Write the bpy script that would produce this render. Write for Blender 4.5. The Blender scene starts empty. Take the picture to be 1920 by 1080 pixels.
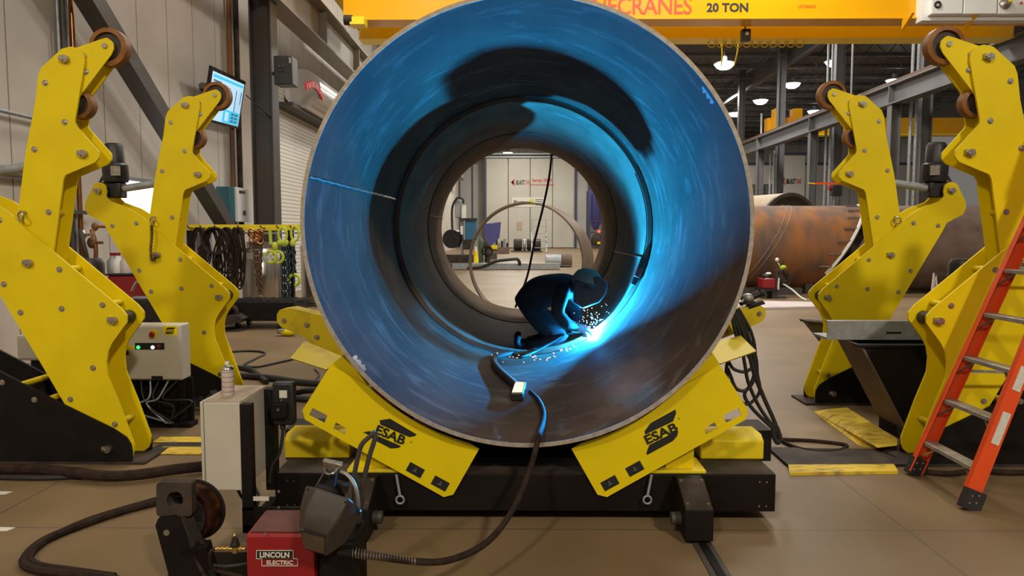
import bpy, math, random
from mathutils import Vector, Matrix
from mathutils.geometry import tessellate_polygon
random.seed(7)
sc = bpy.context.scene
col = sc.collection
R = math.radians
# ------------------------------------------------------------------ camera
F = 1387.0
EYE = 1.65
PITCH = math.atan(105 / F)
YAW = math.atan(12 / F)
cd = bpy.data.cameras.new('camera'); cam = bpy.data.objects.new('camera', cd); col.objects.link(cam)
cd.sensor_width = 36; cd.lens = F / 1920 * 36; cd.clip_end = 300; cd.clip_start = .05
cam.location = (0, 0, EYE); cam.rotation_euler = (math.pi / 2 - PITCH, 0, YAW)
sc.camera = cam
CM = cam.rotation_euler.to_matrix()
def ray(u, v): return CM @ Vector(((u - 960) / F, -(v - 540) / F, -1))
def at(u, v, d):                      # the world point on the plane y = d that the photo shows at (u, v)
    r = ray(u, v); return Vector((0, 0, EYE)) + r * (d / r.y)
def fl(u, v, z=0.0):                  # the point at height z
    r = ray(u, v); return Vector((0, 0, EYE)) + r * ((z - EYE) / r.z)
# ------------------------------------------------------------------ view, world, hall lamps
sc.view_settings.view_transform = 'Standard'; sc.view_settings.look = 'None'
sc.view_settings.exposure = 0.0; sc.view_settings.gamma = 1; sc.view_settings.use_curve_mapping = False
w = bpy.data.worlds.new('hall_air'); sc.world = w; w.use_nodes = True
w.node_tree.nodes['Background'].inputs[0].default_value = (1, .93, .84, 1)
w.node_tree.nodes['Background'].inputs[1].default_value = 0.16
def area(loc, sx, sy, power, color=(1, .93, .84), rot=(0, 0, 0)):
    l = bpy.data.lights.new('high_bay_light', 'AREA'); l.shape = 'RECTANGLE'; l.size = sx; l.size_y = sy
    l.energy = power; l.color = color
    o = bpy.data.objects.new('high_bay_light', l); o.location = loc; o.rotation_euler = rot; col.objects.link(o); return o
for x, y, p, c in ((-3.2, 8.5, 190, (1, .92, .80)), (4.6, 9.5, 420, (1, .93, .82)), (-3.0, 15, 430, (1, .95, .88)), (5.5, 16, 650, (1, .95, .86)), (0, 25, 720, (1, .96, .88)), (9, 25, 900, (1, .96, .9)),
                (0, 38, 900, (1, .96, .86)), (11, 38, 1100, (1, .96, .9)), (0, 54, 1250, (1, .96, .86)), (14, 54, 1500, (1, .96, .9)), (0, 68, 1350, (1, .95, .84)), (16, 68, 1700, (1, .96, .9))):
    area((x, y, 11.3), 1.6, 1.6, p, c)
def lamp(loc, power, color, size=.5):       # lamps of the hall behind the camera
    l = bpy.data.lights.new('hall_lamp', 'POINT'); l.energy = power; l.color = color; l.shadow_soft_size = size
    o = bpy.data.objects.new('hall_lamp', l); o.location = loc; col.objects.link(o)
lamp((-5, -8, 10.5), 2500, (1, .88, .70)); lamp((6, -8.5, 10.5), 4300, (1, .88, .70))
# the arc: a small, very bright blue-white source in the corner of the weld seam
PX, PZ, PR = 0.045, 1.69, 1.223       # axis and radius of the pipe
SEAM = 6.9
ARC = Vector((.694, SEAM - .035, .695))
al = bpy.data.lights.new('arc_light', 'POINT'); al.energy = 2000; al.color = (.012, .36, 1.0); al.shadow_soft_size = .016
ao = bpy.data.objects.new('arc_light', al); ao.location = ARC; col.objects.link(ao)

# ------------------------------------------------------------------ materials
def mat(name, c, rough=.5, metal=0., var=.12, scale=6., bump=0., c2=None, stretch=None, spec=.5, detail=5., lo=.35, hi=.68):
    m = bpy.data.materials.new(name); m.use_nodes = True; nt = m.node_tree; b = nt.nodes['Principled BSDF']
    b.inputs['Roughness'].default_value = rough; b.inputs['Metallic'].default_value = metal
    b.inputs['Specular IOR Level'].default_value = spec
    if var > 0 or c2:
        tc = nt.nodes.new('ShaderNodeTexCoord'); n = nt.nodes.new('ShaderNodeTexNoise'); n.inputs['Scale'].default_value = scale
        n.inputs['Detail'].default_value = detail
        src = tc.outputs['Object']
        if stretch:
            mp = nt.nodes.new('ShaderNodeMapping'); mp.inputs['Scale'].default_value = stretch
            nt.links.new(src, mp.inputs['Vector']); src = mp.outputs['Vector']
        nt.links.new(src, n.inputs['Vector'])
        cr = nt.nodes.new('ShaderNodeValToRGB')
        a = c2 if c2 else tuple(x * (1 - var) for x in c)
        d = c if c2 else tuple(min(1, x * (1 + var)) for x in c)
        cr.color_ramp.elements[0].color = (*a, 1); cr.color_ramp.elements[1].color = (*d, 1)
        cr.color_ramp.elements[0].position = lo; cr.color_ramp.elements[1].position = hi
        nt.links.new(n.outputs['Fac'], cr.inputs['Fac']); nt.links.new(cr.outputs['Color'], b.inputs['Base Color'])
        if bump:
            bp = nt.nodes.new('ShaderNodeBump'); bp.inputs['Strength'].default_value = bump; bp.inputs['Distance'].default_value = .02
            nt.links.new(n.outputs['Fac'], bp.inputs['Height']); nt.links.new(bp.outputs['Normal'], b.inputs['Normal'])
    else:
        b.inputs['Base Color'].default_value = (*c, 1)
    return m
def glow(name, c, s):
    m = mat(name, c, var=0); b = m.node_tree.nodes['Principled BSDF']
    b.inputs['Emission Color'].default_value = (*c, 1); b.inputs['Emission Strength'].default_value = s; return m
def lined(name, c, cl, axis, period, width=.02, rough=.7, var=.1, scale=2., metal=0., phase=0.):
    """a panelled surface: dark joint lines at a fixed pitch along one axis"""
    m = mat(name, c, rough, metal, var, scale); nt = m.node_tree; b = nt.nodes['Principled BSDF']
    base = b.inputs['Base Color'].links[0].from_socket
    g = nt.nodes.new('ShaderNodeNewGeometry'); sx = nt.nodes.new('ShaderNodeSeparateXYZ'); nt.links.new(g.outputs['Position'], sx.inputs[0])
    ad = nt.nodes.new('ShaderNodeMath'); ad.operation = 'ADD'; ad.inputs[1].default_value = phase + 1000 * period
    nt.links.new(sx.outputs[axis], ad.inputs[0])
    md = nt.nodes.new('ShaderNodeMath'); md.operation = 'MODULO'; md.inputs[1].default_value = period; nt.links.new(ad.outputs[0], md.inputs[0])
    lt = nt.nodes.new('ShaderNodeMath'); lt.operation = 'LESS_THAN'; lt.inputs[1].default_value = width; nt.links.new(md.outputs[0], lt.inputs[0])
    mx = nt.nodes.new('ShaderNodeMixRGB'); mx.inputs[2].default_value = (*cl, 1)
    nt.links.new(lt.outputs[0], mx.inputs[0]); nt.links.new(base, mx.inputs[1]); nt.links.new(mx.outputs[0], b.inputs['Base Color'])
    return m
M = dict(
 yellow=mat('yellow_machine_paint', (.80, .615, .003), .42, 0, .05, 3., spec=.3),
 yellow2=mat('scuffed_yellow_paint', (.80, .62, .012), .5, 0, .0, 5., c2=(.55, .40, .02), lo=.28, hi=.45, spec=.3),
 yellowf=mat('worn_floor_yellow', (.72, .50, .03), .7, 0, 0, 9., c2=(.34, .23, .05), lo=.33, hi=.52, stretch=(1, 3, 1)),
 crane=mat('crane_yellow_gloss', (.80, .385, .003), .22, 0, .02, 1., spec=.35),
 crane2=mat('crane_yellow_shade_lift', (1.0, .72, .008), .35, 0, .03, 1.),  # crane yellow with extra light put in the colour for the shaded second girder
 black=mat('black_machine_paint', (.009, .007, .006), .6, 0, .3, 5., spec=.2),
 blackp=mat('black_plastic', (.015, .014, .014), .45, 0, .15, 20.),
 dusty=mat('dusty_black_steel', (.07, .052, .04), .7, 0, 0, 5., c2=(.028, .021, .017), spec=.25),
 rubber=mat('black_rubber', (.02, .018, .017), .6, 0, .2, 20.),
 hose=mat('brown_black_hose', (.034, .022, .017), .8, 0, .25, 15., spec=.1),
 steel=mat('zinc_bolt_steel', (.46, .42, .36), .35, .9, .2, 40.),
 bright=mat('bright_steel', (.62, .60, .57), .25, 1., .08, 6.),
 brushed=mat('brushed_stainless', (.50, .47, .43), .3, 1., .12, 3., stretch=(12, 12, .3)),
 galv=mat('galvanised_steel', (.33, .35, .37), .5, .4, .15, 12.),
 alu=mat('worn_aluminium', (.42, .40, .36), .5, .6, .2, 14.),
 tyre=mat('amber_polyurethane', (.25, .10, .022), .5, 0, .25, 9., spec=.25),
 hub=mat('dark_hub', (.045, .028, .02), .6, 0, .2, 9.),
 orange=mat('orange_fibreglass', (.80, .085, .012), .4, 0, .06, 5.),
 conc=None,
 grey=mat('cabinet_light_grey', (.52, .48, .41), .5, 0, .06, 4.),
 greyd=mat('dusty_cabinet_top', (.42, .33, .24), .75, 0, .15, 9.),
 beige=mat('cabinet_beige_grey', (.56, .52, .43), .5, 0, .05, 3.),
 white=mat('white_enamel', (.78, .78, .76), .4, 0, .03, 3.),
 greysteel=mat('grey_painted_steel', (.115, .115, .12), .55, 0, .08, 2.),
 darksteel=mat('dark_painted_steel', (.055, .047, .04), .55, 0, .1, 2.),
 beamgrey=mat('dusty_grey_beam', (.24, .22, .195), .6, 0, .1, 1.),
 deck=mat('roof_deck_grey', (.085, .09, .105), .7, 0, .1, 1.),
 joist=mat('joist_grey', (.09, .09, .095), .6, 0, .1, 1.),
 red=mat('red_enamel', (.27, .009, .012), .4, 0, .1, 6.),
 reddust=mat('dusty_red_lid', (.15, .045, .032), .7, 0, 0, 9., c2=(.09, .03, .022)),
 text=mat('print_black', (.012, .012, .012), .6, 0, 0),
 textw=mat('print_cream', (.72, .68, .58), .5, 0, 0),
 textr=mat('print_red', (.55, .03, .03), .5, 0, 0),
 textk=mat('print_orange_red', (.72, .075, .008), .4, 0, 0),
 brass=mat('brass', (.62, .42, .12), .3, .9, .1, 30.),
 copper=mat('copper', (.38, .16, .06), .3, .8, .15, 20.),
 wire=mat('copper_weld_wire', (.10, .035, .02), .25, .8, .3, 30.),
 teal=mat('teal_case', (.02, .11, .13), .5, 0, .05, 4.),
 blue=mat('blue_machine_paint', (.02, .13, .27), .45, 0, .1, 3.),
 indigo=mat('indigo_hopper_paint', (.055, .055, .20), .5, 0, .1, 1.),
 green=mat('green_gas_bottle', (.055, .105, .045), .45, 0, .1, 4.),
 lime=mat('lime_lifting_paint', (.50, .60, .05), .45, 0, .08, 20.),
 chainb=mat('blue_black_chain', (.035, .055, .08), .45, .5, .2, 40.),
 chainr=mat('rusty_chain', (.14, .08, .048), .6, .5, .35, 40.),
 rust=mat('rusty_mill_plate', (.27, .10, .022), .75, .0, 0, 1.1, c2=(.10, .062, .045), lo=.38, hi=.62, stretch=(1.6, 1.6, .45)),
 plate=mat('brown_mill_plate', (.15, .10, .075), .65, .1, .25, 2.),
 ring=mat('hoop_steel', (.20, .15, .11), .6, .2, .2, 3.),
 booth=mat('booth_panel', (.50, .475, .41), .45, 0, .05, .5),
 boothd=mat('booth_side_panel', (.36, .35, .33), .6, 0, .06, .5),
 navy=mat('navy_frame', (.05, .05, .085), .5, 0, .1, 1.),
 jacket=mat('navy_welding_jacket', (.018, .018, .022), .85, 0, .3, 14.),
 trousers=mat('black_work_trousers', (.012, .012, .014), .8, 0, .3, 14.),
 leather=mat('grey_leather_glove', (.30, .30, .30), .7, 0, .2, 25.),
 cap=mat('sage_cotton_cap', (.22, .26, .24), .85, 0, .12, 20.),
 skin=mat('skin', (.42, .23, .16), .5, 0, .05, 20.),
 mask=mat('welding_mask_shell', (.06, .07, .085), .35, 0, .1, 8.),
 lensm=mat('shade_lens', (.008, .012, .012), .12, 0, 0),
 helmetb=mat('brown_black_helmet_shell', (.055, .042, .035), .45, 0, .15, 14.),
 amberlens=mat('amber_lens', (.085, .06, .035), .2, 0, .1, 10.),
 drum=mat('polished_door_drum', (.62, .60, .57), .28, .7, .03, 2.),
 paper=mat('paper_label', (.66, .64, .58), .7, 0, .08, 60.),
 pink=mat('pale_lilac_board', (.58, .50, .50), .6, 0, .05, 3.),
 glowlamp=glow('lamp_lens', (1, .97, .93), 28.),
 window=glow('bright_window_pane', (1, 1, 1), 3.),
 ledg=glow('green_indicator', (.04, .8, .22), 1.6), ledw=glow('white_indicator', (.8, .8, 1), 2.), ledr=mat('red_indicator', (.25, .03, .02), .4, 0, 0),
 screen=glow('screen_pale_blue', (.42, .66, .86), .9), screenc=glow('screen_cyan', (.05, .50, .78), .9), screend=glow('screen_dark_blue', (.04, .12, .22), .8),
 spark=glow('hot_spark', (1, .36, .16), 3.2), arc=glow('arc_core', (.75, .9, 1), 60.),
 redlamp=glow('red_beacon', (1, .05, .04), 3.),
)
M['roll'] = lined('rollup_slats', (.66, .62, .54), (.30, .27, .23), 2, .10, .022, .5, .03)
M['wallp'] = lined('precast_wall_panel', (.54, .49, .435), (.20, .175, .15), 1, 1.05, .022, .8, .10, .8, phase=.37)
M['backw'] = lined('back_wall_panel', (.52, .49, .44), (.28, .26, .25), 0, 2.3, .10, .6, .05, .3)
M['deckp'] = lined('ribbed_roof_deck', (.10, .10, .11), (.05, .05, .055), 1, .6, .2, .7, .1, 1.)
# concrete floor: blotches, tyre smears and saw-cut joints
def floor_material():
    m = mat('polished_concrete', (.265, .182, .098), .5, 0, 0, .55, c2=(.185, .125, .066), spec=.3, detail=9., lo=.3, hi=.7); nt = m.node_tree; b = nt.nodes['Principled BSDF']
    base = b.inputs['Base Color'].links[0].from_socket
    g = nt.nodes.new('ShaderNodeNewGeometry'); sp = nt.nodes.new('ShaderNodeSeparateXYZ'); nt.links.new(g.outputs['Position'], sp.inputs[0])
    out = base
    for ax, per, ph in ((0, 5.2, 3.05), (1, 5.2, 1.2)):
        a = nt.nodes.new('ShaderNodeMath'); a.operation = 'ADD'; a.inputs[1].default_value = ph + 1040; nt.links.new(sp.outputs[ax], a.inputs[0])
        md = nt.nodes.new('ShaderNodeMath'); md.operation = 'MODULO'; md.inputs[1].default_value = per; nt.links.new(a.outputs[0], md.inputs[0])
        lt = nt.nodes.new('ShaderNodeMath'); lt.operation = 'LESS_THAN'; lt.inputs[1].default_value = .012; nt.links.new(md.outputs[0], lt.inputs[0])
        mx = nt.nodes.new('ShaderNodeMixRGB'); mx.inputs[2].default_value = (.13, .10, .075, 1)
        nt.links.new(lt.outputs[0], mx.inputs[0]); nt.links.new(out, mx.inputs[1]); out = mx.outputs[0]
    n = nt.nodes.new('ShaderNodeTexNoise'); n.inputs['Scale'].default_value = 1.; n.inputs['Detail'].default_value = 8
    mp = nt.nodes.new('ShaderNodeMapping'); mp.inputs['Scale'].default_value = (.8, .9, 1); mp.inputs['Rotation'].default_value = (0, 0, .25)
    nt.links.new(g.outputs['Position'], mp.inputs[0]); nt.links.new(mp.outputs[0], n.inputs[0])
    cr = nt.nodes.new('ShaderNodeValToRGB'); cr.color_ramp.elements[0].position = .42; cr.color_ramp.elements[0].color = (.84, .83, .82, 1); cr.color_ramp.elements[1].position = .62; cr.color_ramp.elements[1].color = (1, 1, 1, 1)
    nt.links.new(n.outputs[0], cr.inputs[0])
    ml = nt.nodes.new('ShaderNodeMixRGB'); ml.blend_type = 'MULTIPLY'; ml.inputs[0].default_value = 1
    nt.links.new(out, ml.inputs[1]); nt.links.new(cr.outputs[0], ml.inputs[2]); nt.links.new(ml.outputs[0], b.inputs['Base Color'])
    return m
M['conc'] = floor_material()
def pipe_material(name='pipe_mill_scale', c=(.118, .078, .052), c2=(.068, .046, .032), smear=(.21, .175, .145)):
    """mill scale with rolled streaks round the bore and pale brushed smears"""
    m = mat(name, c, .75, 0, 0, 2.2, c2=c2, detail=9., stretch=(1.2, .5, 1.2), spec=.12); nt = m.node_tree; b = nt.nodes['Principled BSDF']
    base = b.inputs['Base Color'].links[0].from_socket
    tc = nt.nodes.new('ShaderNodeTexCoord')
    mp = nt.nodes.new('ShaderNodeMapping'); mp.inputs['Scale'].default_value = (1.5, 3.4, 1.5); mp.inputs['Rotation'].default_value = (.12, 0, .14)
    nt.links.new(tc.outputs['Object'], mp.inputs[0])
    n = nt.nodes.new('ShaderNodeTexNoise'); n.inputs['Scale'].default_value = 1.7; n.inputs['Detail'].default_value = 10; n.inputs['Roughness'].default_value = .62; n.inputs['Distortion'].default_value = .8
    nt.links.new(mp.outputs[0], n.inputs[0])
    cr = nt.nodes.new('ShaderNodeValToRGB'); cr.color_ramp.elements[0].position = .52; cr.color_ramp.elements[0].color = (0, 0, 0, 1); cr.color_ramp.elements[1].position = .80; cr.color_ramp.elements[1].color = (1, 1, 1, 1)
    nt.links.new(n.outputs[0], cr.inputs[0])
    mx = nt.nodes.new('ShaderNodeMixRGB'); mx.inputs[2].default_value = (*smear, 1)
    nt.links.new(cr.outputs[0], mx.inputs[0]); nt.links.new(base, mx.inputs[1]); nt.links.new(mx.outputs[0], b.inputs['Base Color'])
    return m
M['pipe'] = pipe_material(); M['pipe2'] = pipe_material('pipe_brown_plate', (.24, .168, .112), (.15, .102, .068), (.27, .20, .15))

# ------------------------------------------------------------------ mesh helpers
class MB:
    def __init__(s): s.v = []; s.f = []
    def add(s, vs, fs):
        o = len(s.v); s.v += [Vector(p) for p in vs]; s.f += [[i + o for i in f] for f in fs]; return s
    def box(s, lo, hi, rot=None, c=None):
        x0, y0, z0 = lo; x1, y1, z1 = hi
        vs = [Vector(p) for p in ((x0, y0, z0), (x1, y0, z0), (x1, y1, z0), (x0, y1, z0), (x0, y0, z1), (x1, y0, z1), (x1, y1, z1), (x0, y1, z1))]
        if rot is not None:
            c = Vector(c) if c else (Vector(lo) + Vector(hi)) / 2
            vs = [c + rot @ (p - c) for p in vs]
        return s.add(vs, [(0, 3, 2, 1), (4, 5, 6, 7), (0, 1, 5, 4), (1, 2, 6, 5), (2, 3, 7, 6), (3, 0, 4, 7)])
    def bar(s, p0, p1, wd, ht, up=(0, 0, 1)):
        p0, p1 = Vector(p0), Vector(p1); d = (p1 - p0).normalized(); up = Vector(up)
        a = d.cross(up)
        if a.length < 1e-4: a = d.cross(Vector((1, 0, 0)))
        a.normalize(); b = a.cross(d)
        vs = [p + a * wd / 2 * i + b * ht / 2 * j for p in (p0, p1) for i, j in ((-1, -1), (1, -1), (1, 1), (-1, 1))]
        return s.add(vs, [(0, 1, 2, 3), (4, 7, 6, 5), (0, 4, 5, 1), (1, 5, 6, 2), (2, 6, 7, 3), (3, 7, 4, 0)])
    def prism(s, pts, vec, holes=()):
        pts = [Vector(p) for p in pts]; vec = Vector(vec)
        if not holes:
            n = len(pts)
            return s.add(pts + [p + vec for p in pts], [list(range(n)), list(range(2 * n - 1, n - 1, -1))] + [[i, (i + 1) % n, n + (i + 1) % n, n + i] for i in range(n)])
        loops = [pts] + [[Vector(p) for p in h] for h in holes]
        tri = tessellate_polygon(loops); flat = [p for l in loops for p in l]; n = len(flat)
        fs = [list(t) for t in tri] + [[i + n for i in reversed(t)] for t in tri]
        o = 0
        for l in loops:
            k = len(l); fs += [[o + i, o + (i + 1) % k, n + o + (i + 1) % k, n + o + i] for i in range(k)]; o += k
        return s.add(flat + [p + vec for p in flat], fs)
    def tube(s, pts, r, n=8, closed=False, caps=True):
        pts = [Vector(p) for p in pts]; k = len(pts); rs = r if isinstance(r, (list, tuple)) else [r] * k
        vs = []; fs = []; a = None
        for i, p in enumerate(pts):
            if closed: t = pts[(i + 1) % k] - pts[i - 1]
            else: t = pts[min(i + 1, k - 1)] - pts[max(i - 1, 0)]
            t.normalize()
            if a is None:
                a = t.orthogonal().normalized()
            a = (a - t * a.dot(t))
            if a.length < 1e-6: a = t.orthogonal()
            a.normalize(); b = t.cross(a)
            for j in range(n):
                q = 2 * math.pi * j / n; vs.append(p + (a * math.cos(q) + b * math.sin(q)) * rs[i])
        m = k if closed else k - 1
        for i in range(m):
            for j in range(n):
                a0 = i * n; b0 = ((i + 1) % k) * n
                fs.append([a0 + j, a0 + (j + 1) % n, b0 + (j + 1) % n, b0 + j])
        if not closed and caps:
            fs.append(list(range(n - 1, -1, -1))); fs.append([(k - 1) * n + j for j in range(n)])
        return s.add(vs, fs)
    def cyl(s, p0, p1, r, r1=None, n=20): return s.tube([p0, p1], [r, r if r1 is None else r1], n)
    def lathe(s, prof, o=(0, 0, 0), axis=(0, 0, 1), n=28, closed=False):
        """profile of (radius, height) along the axis; closed joins last to first"""
        o = Vector(o); ax = Vector(axis).normalized(); a = ax.orthogonal().normalized(); b = ax.cross(a)
        vs = []; fs = []
        for r, h in prof:
            for j in range(n):
                q = 2 * math.pi * j / n; vs.append(o + ax * h + (a * math.cos(q) + b * math.sin(q)) * max(r, 1e-4))
        k = len(prof)
        for i in range(k if closed else k - 1):
            for j in range(n):
                a0 = i * n; b0 = ((i + 1) % k) * n
                fs.append([a0 + j, a0 + (j + 1) % n, b0 + (j + 1) % n, b0 + j])
        if not closed:
            if prof[0][0] > 1e-3: fs.append(list(range(n - 1, -1, -1)))
            if prof[-1][0] > 1e-3: fs.append([(k - 1) * n + j for j in range(n)])
        return s.add(vs, fs)
    def ball(s, c, r, sc=(1, 1, 1), n=14, m=8, rot=None):
        c = Vector(c); vs = []; fs = []
        for i in range(m + 1):
            t = math.pi * i / m
            for j in range(n):
                q = 2 * math.pi * j / n; p = Vector((math.sin(t) * math.cos(q) * sc[0], math.sin(t) * math.sin(q) * sc[1], math.cos(t) * sc[2])) * r
                vs.append(c + (rot @ p if rot else p))
        for i in range(m):
            for j in range(n): fs.append([i * n + j, i * n + (j + 1) % n, (i + 1) * n + (j + 1) % n, (i + 1) * n + j])
        return s.add(vs, fs)
    def torus(s, c, axis, r, t, n=20, k=8, arc=(0, 360)):
        c = Vector(c); ax = Vector(axis).normalized(); a = ax.orthogonal().normalized(); b = ax.cross(a)
        full = arc[1] - arc[0] >= 360
        N = n if full else n + 1
        pts = [c + (a * math.cos(R(arc[0]) + R(arc[1] - arc[0]) * i / n) + b * math.sin(R(arc[0]) + R(arc[1] - arc[0]) * i / n)) * r for i in range(N)]
        return s.tube(pts, t, k, closed=full)
    def build(s, name, m, parent=None, bevel=0., flat=False, angle=38, label=None):
        import bmesh
        me = bpy.data.meshes.new(name)
        o = bpy.data.objects.new(name, me); col.objects.link(o)
        mw = wm(parent) if parent else None
        if parent:
            inv = mw.inverted(); vs = [inv @ p for p in s.v]; o.parent = parent; WM[o] = mw.copy()
        else:
            xs = [p.x for p in s.v]; ys = [p.y for p in s.v]; zs = [p.z for p in s.v]
            c = Vector(((min(xs) + max(xs)) / 2, (min(ys) + max(ys)) / 2, min(zs))); vs = [p - c for p in s.v]; o.location = c
            WM[o] = Matrix.Translation(c)
        me.from_pydata([tuple(p) for p in vs], [], s.f)
        bm = bmesh.new(); bm.from_mesh(me); bmesh.ops.remove_doubles(bm, verts=bm.verts, dist=1e-6); bmesh.ops.recalc_face_normals(bm, faces=bm.faces); bm.to_mesh(me); bm.free()
        me.materials.append(m if not isinstance(m, str) else M[m])
        if not flat:
            me.shade_smooth(); me.set_sharp_from_angle(angle=R(angle))
        if bevel:
            b = o.modifiers.new('bevel', 'BEVEL'); b.width = bevel; b.segments = 2; b.limit_method = 'ANGLE'; b.angle_limit = R(50)
        if label: o['label'] = label
        return o
WM = {}
def wm(o): return WM[o]
def thing(name, loc, label, cat, group=None, rz=0):
    o = bpy.data.objects.new(name, None); col.objects.link(o); o.location = loc; o.rotation_euler = (0, 0, rz); o.empty_display_size = .2
    WM[o] = Matrix.Translation(Vector(loc)) @ Matrix.Rotation(rz, 4, 'Z')
    return tag(o, label, cat, group)
def tag(o, label, cat, group=None, kind=None):
    o['label'] = label; o['category'] = cat
    if group: o['group'] = group
    if kind: o['kind'] = kind
    return o
def struct(o): o['kind'] = 'structure'; return o
def kids(o): return list(o.children)
def dup(o, delta, label=None, parent=None):
    c = o.copy(); col.objects.link(c)
    if parent: c.parent = parent
    else: c.location = Vector(o.location) + Vector(delta)
    if label: c['label'] = label
    for ch in kids(o): dup(ch, (0, 0, 0), None, c)
    return c
def inst(src, name, parent, loc, rot=None):
    """another copy of one small part (its mesh is shared), placed at a world point"""
    c = src.copy(); c.name = name; col.objects.link(c); c.parent = parent
    m = wm(parent).inverted() @ Matrix.Translation(Vector(loc))
    if rot is not None: m = m @ rot.to_4x4()
    c.matrix_basis = m; WM[c] = wm(parent) @ m; return c
def text(s, name, m, o, ux, uy, h, parent, t=.002, bold=0., shear=0., spacing=1., wid=None, align='CENTER'):
    """lettering as solid mesh: o = centre, ux/uy = reading and up directions, h = cap height"""
    c = bpy.data.curves.new('lettering', 'FONT'); c.body = s; c.size = h / .70; c.extrude = t / 2; c.offset = bold * h; c.shear = shear; c.space_character = spacing
    c.align_x = align; c.align_y = 'CENTER'; c.resolution_u = 3
    ob = bpy.data.objects.new('lettering', c); col.objects.link(ob)
    bpy.context.view_layer.update(); dg = bpy.context.evaluated_depsgraph_get()
    me = bpy.data.meshes.new_from_object(ob.evaluated_get(dg)); bpy.data.objects.remove(ob); bpy.data.curves.remove(c)
    ux = Vector(ux).normalized(); uy = Vector(uy); uy = (uy - ux * uy.dot(ux)).normalized(); uz = ux.cross(uy)
    xs = [v.co.x for v in me.vertices]; ys = [v.co.y for v in me.vertices]
    cx = (min(xs) + max(xs)) / 2 if align == 'CENTER' else 0; cy = (min(ys) + max(ys)) / 2
    k = wid / (max(xs) - min(xs)) if wid else 1
    b = MB(); b.v = [Vector(o) + ux * (v.co.x - cx) * k + uy * (v.co.y - cy) + uz * v.co.z for v in me.vertices]; b.f = [list(p.vertices) for p in me.polygons]
    bpy.data.meshes.remove(me)
    return b.build(name, m, parent, flat=True)
def fillet(pts, r, seg=4):
    """round the corners of a 2-D polygon"""
    out = []; n = len(pts)
    if r <= 0: return [Vector(p) for p in pts]
    for i in range(n):
        p0, p, p1 = Vector(pts[i - 1]), Vector(pts[i]), Vector(pts[(i + 1) % n])
        a, b = p0 - p, p1 - p; la, lb = a.length, b.length
        if la < 1e-6 or lb < 1e-6: continue
        a /= la; b /= lb; cs = max(-1, min(1, a.dot(b))); ang = math.acos(cs)
        if ang > R(172): out.append(p); continue
        tl = min(r / math.tan(ang / 2), la * .45, lb * .45)
        for k in range(seg + 1):
            t = k / seg; q = (p + a * tl) * (1 - t) ** 2 + p * 2 * t * (1 - t) + (p + b * tl) * t * t; out.append(q)
    return out
def curve(pts, n=8):
    """smooth path through the points (Catmull-Rom)"""
    pts = [Vector(p) for p in pts]; out = []
    for i in range(len(pts) - 1):
        p0 = pts[max(i - 1, 0)]; p1 = pts[i]; p2 = pts[i + 1]; p3 = pts[min(i + 2, len(pts) - 1)]
        for k in range(n):
            t = k / n
            out.append(.5 * (2 * p1 + (p2 - p0) * t + (2 * p0 - 5 * p1 + 4 * p2 - p3) * t * t + (3 * p1 - p0 - 3 * p2 + p3) * t ** 3))
    out.append(pts[-1]); return out
def pxpoly(px, d, r=0): return [at(u, v, d) for u, v in (fillet(px, r) if r else px)]

# ================================================================== THE HALL
WX = -6.2
struct(MB().box((-16, -6, -.3), (46, 100, 0)).build('floor', 'conc', flat=True))
struct(MB().box((WX - .3, -6, 0), (WX, 78, 13)).build('wall_left', 'wallp', flat=True))
struct(MB().box((-16, 86, 0), (46, 86.3, 13)).build('wall_back', 'backw', flat=True))
struct(MB().box((WX - .3, 30, 12.4), (46, 87, 12.6)).build('ceiling', 'deckp', flat=True))
# bar joists under the deck: two chords and a zigzag web, each joist on its own
for k in range(17):
    y = 33.5 + k * 3.05; b = MB(); x0, x1 = 1., 34.
    b.bar((x0, y, 12.33), (x1, y, 12.33), .12, .10); b.bar((x0, y, 11.55), (x1, y, 11.55), .12, .10)
    n = 26
    for i in range(n):
        xa = x0 + (x1 - x0) * i / n; xb = x0 + (x1 - x0) * (i + 1) / n; xm = (xa + xb) / 2
        b.bar((xa, y, 12.3), (xm, y, 11.57), .05, .05); b.bar((xm, y, 11.57), (xb, y, 12.3), .05, .05)
    tag(b.build('roof_joist', 'joist', flat=True), 'dark grey open-web roof joist under the ribbed deck', 'roof joist', 'open-web joists under the roof deck')
for x, lab in ((6.2, 'dark deep roof girder running away above the welded pipe'), (15.2, 'dark deep roof girder above the row of building columns')):
    b = MB(); b.box((x - .15, 32, 11.0), (x + .15, 86, 11.06)); b.box((x - .15, 32, 12.0), (x + .15, 86, 12.06)); b.box((x - .02, 32, 11.06), (x + .02, 86, 12.0))
    tag(b.build('roof_girder', 'joist', flat=True), lab, 'roof girder')
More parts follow.
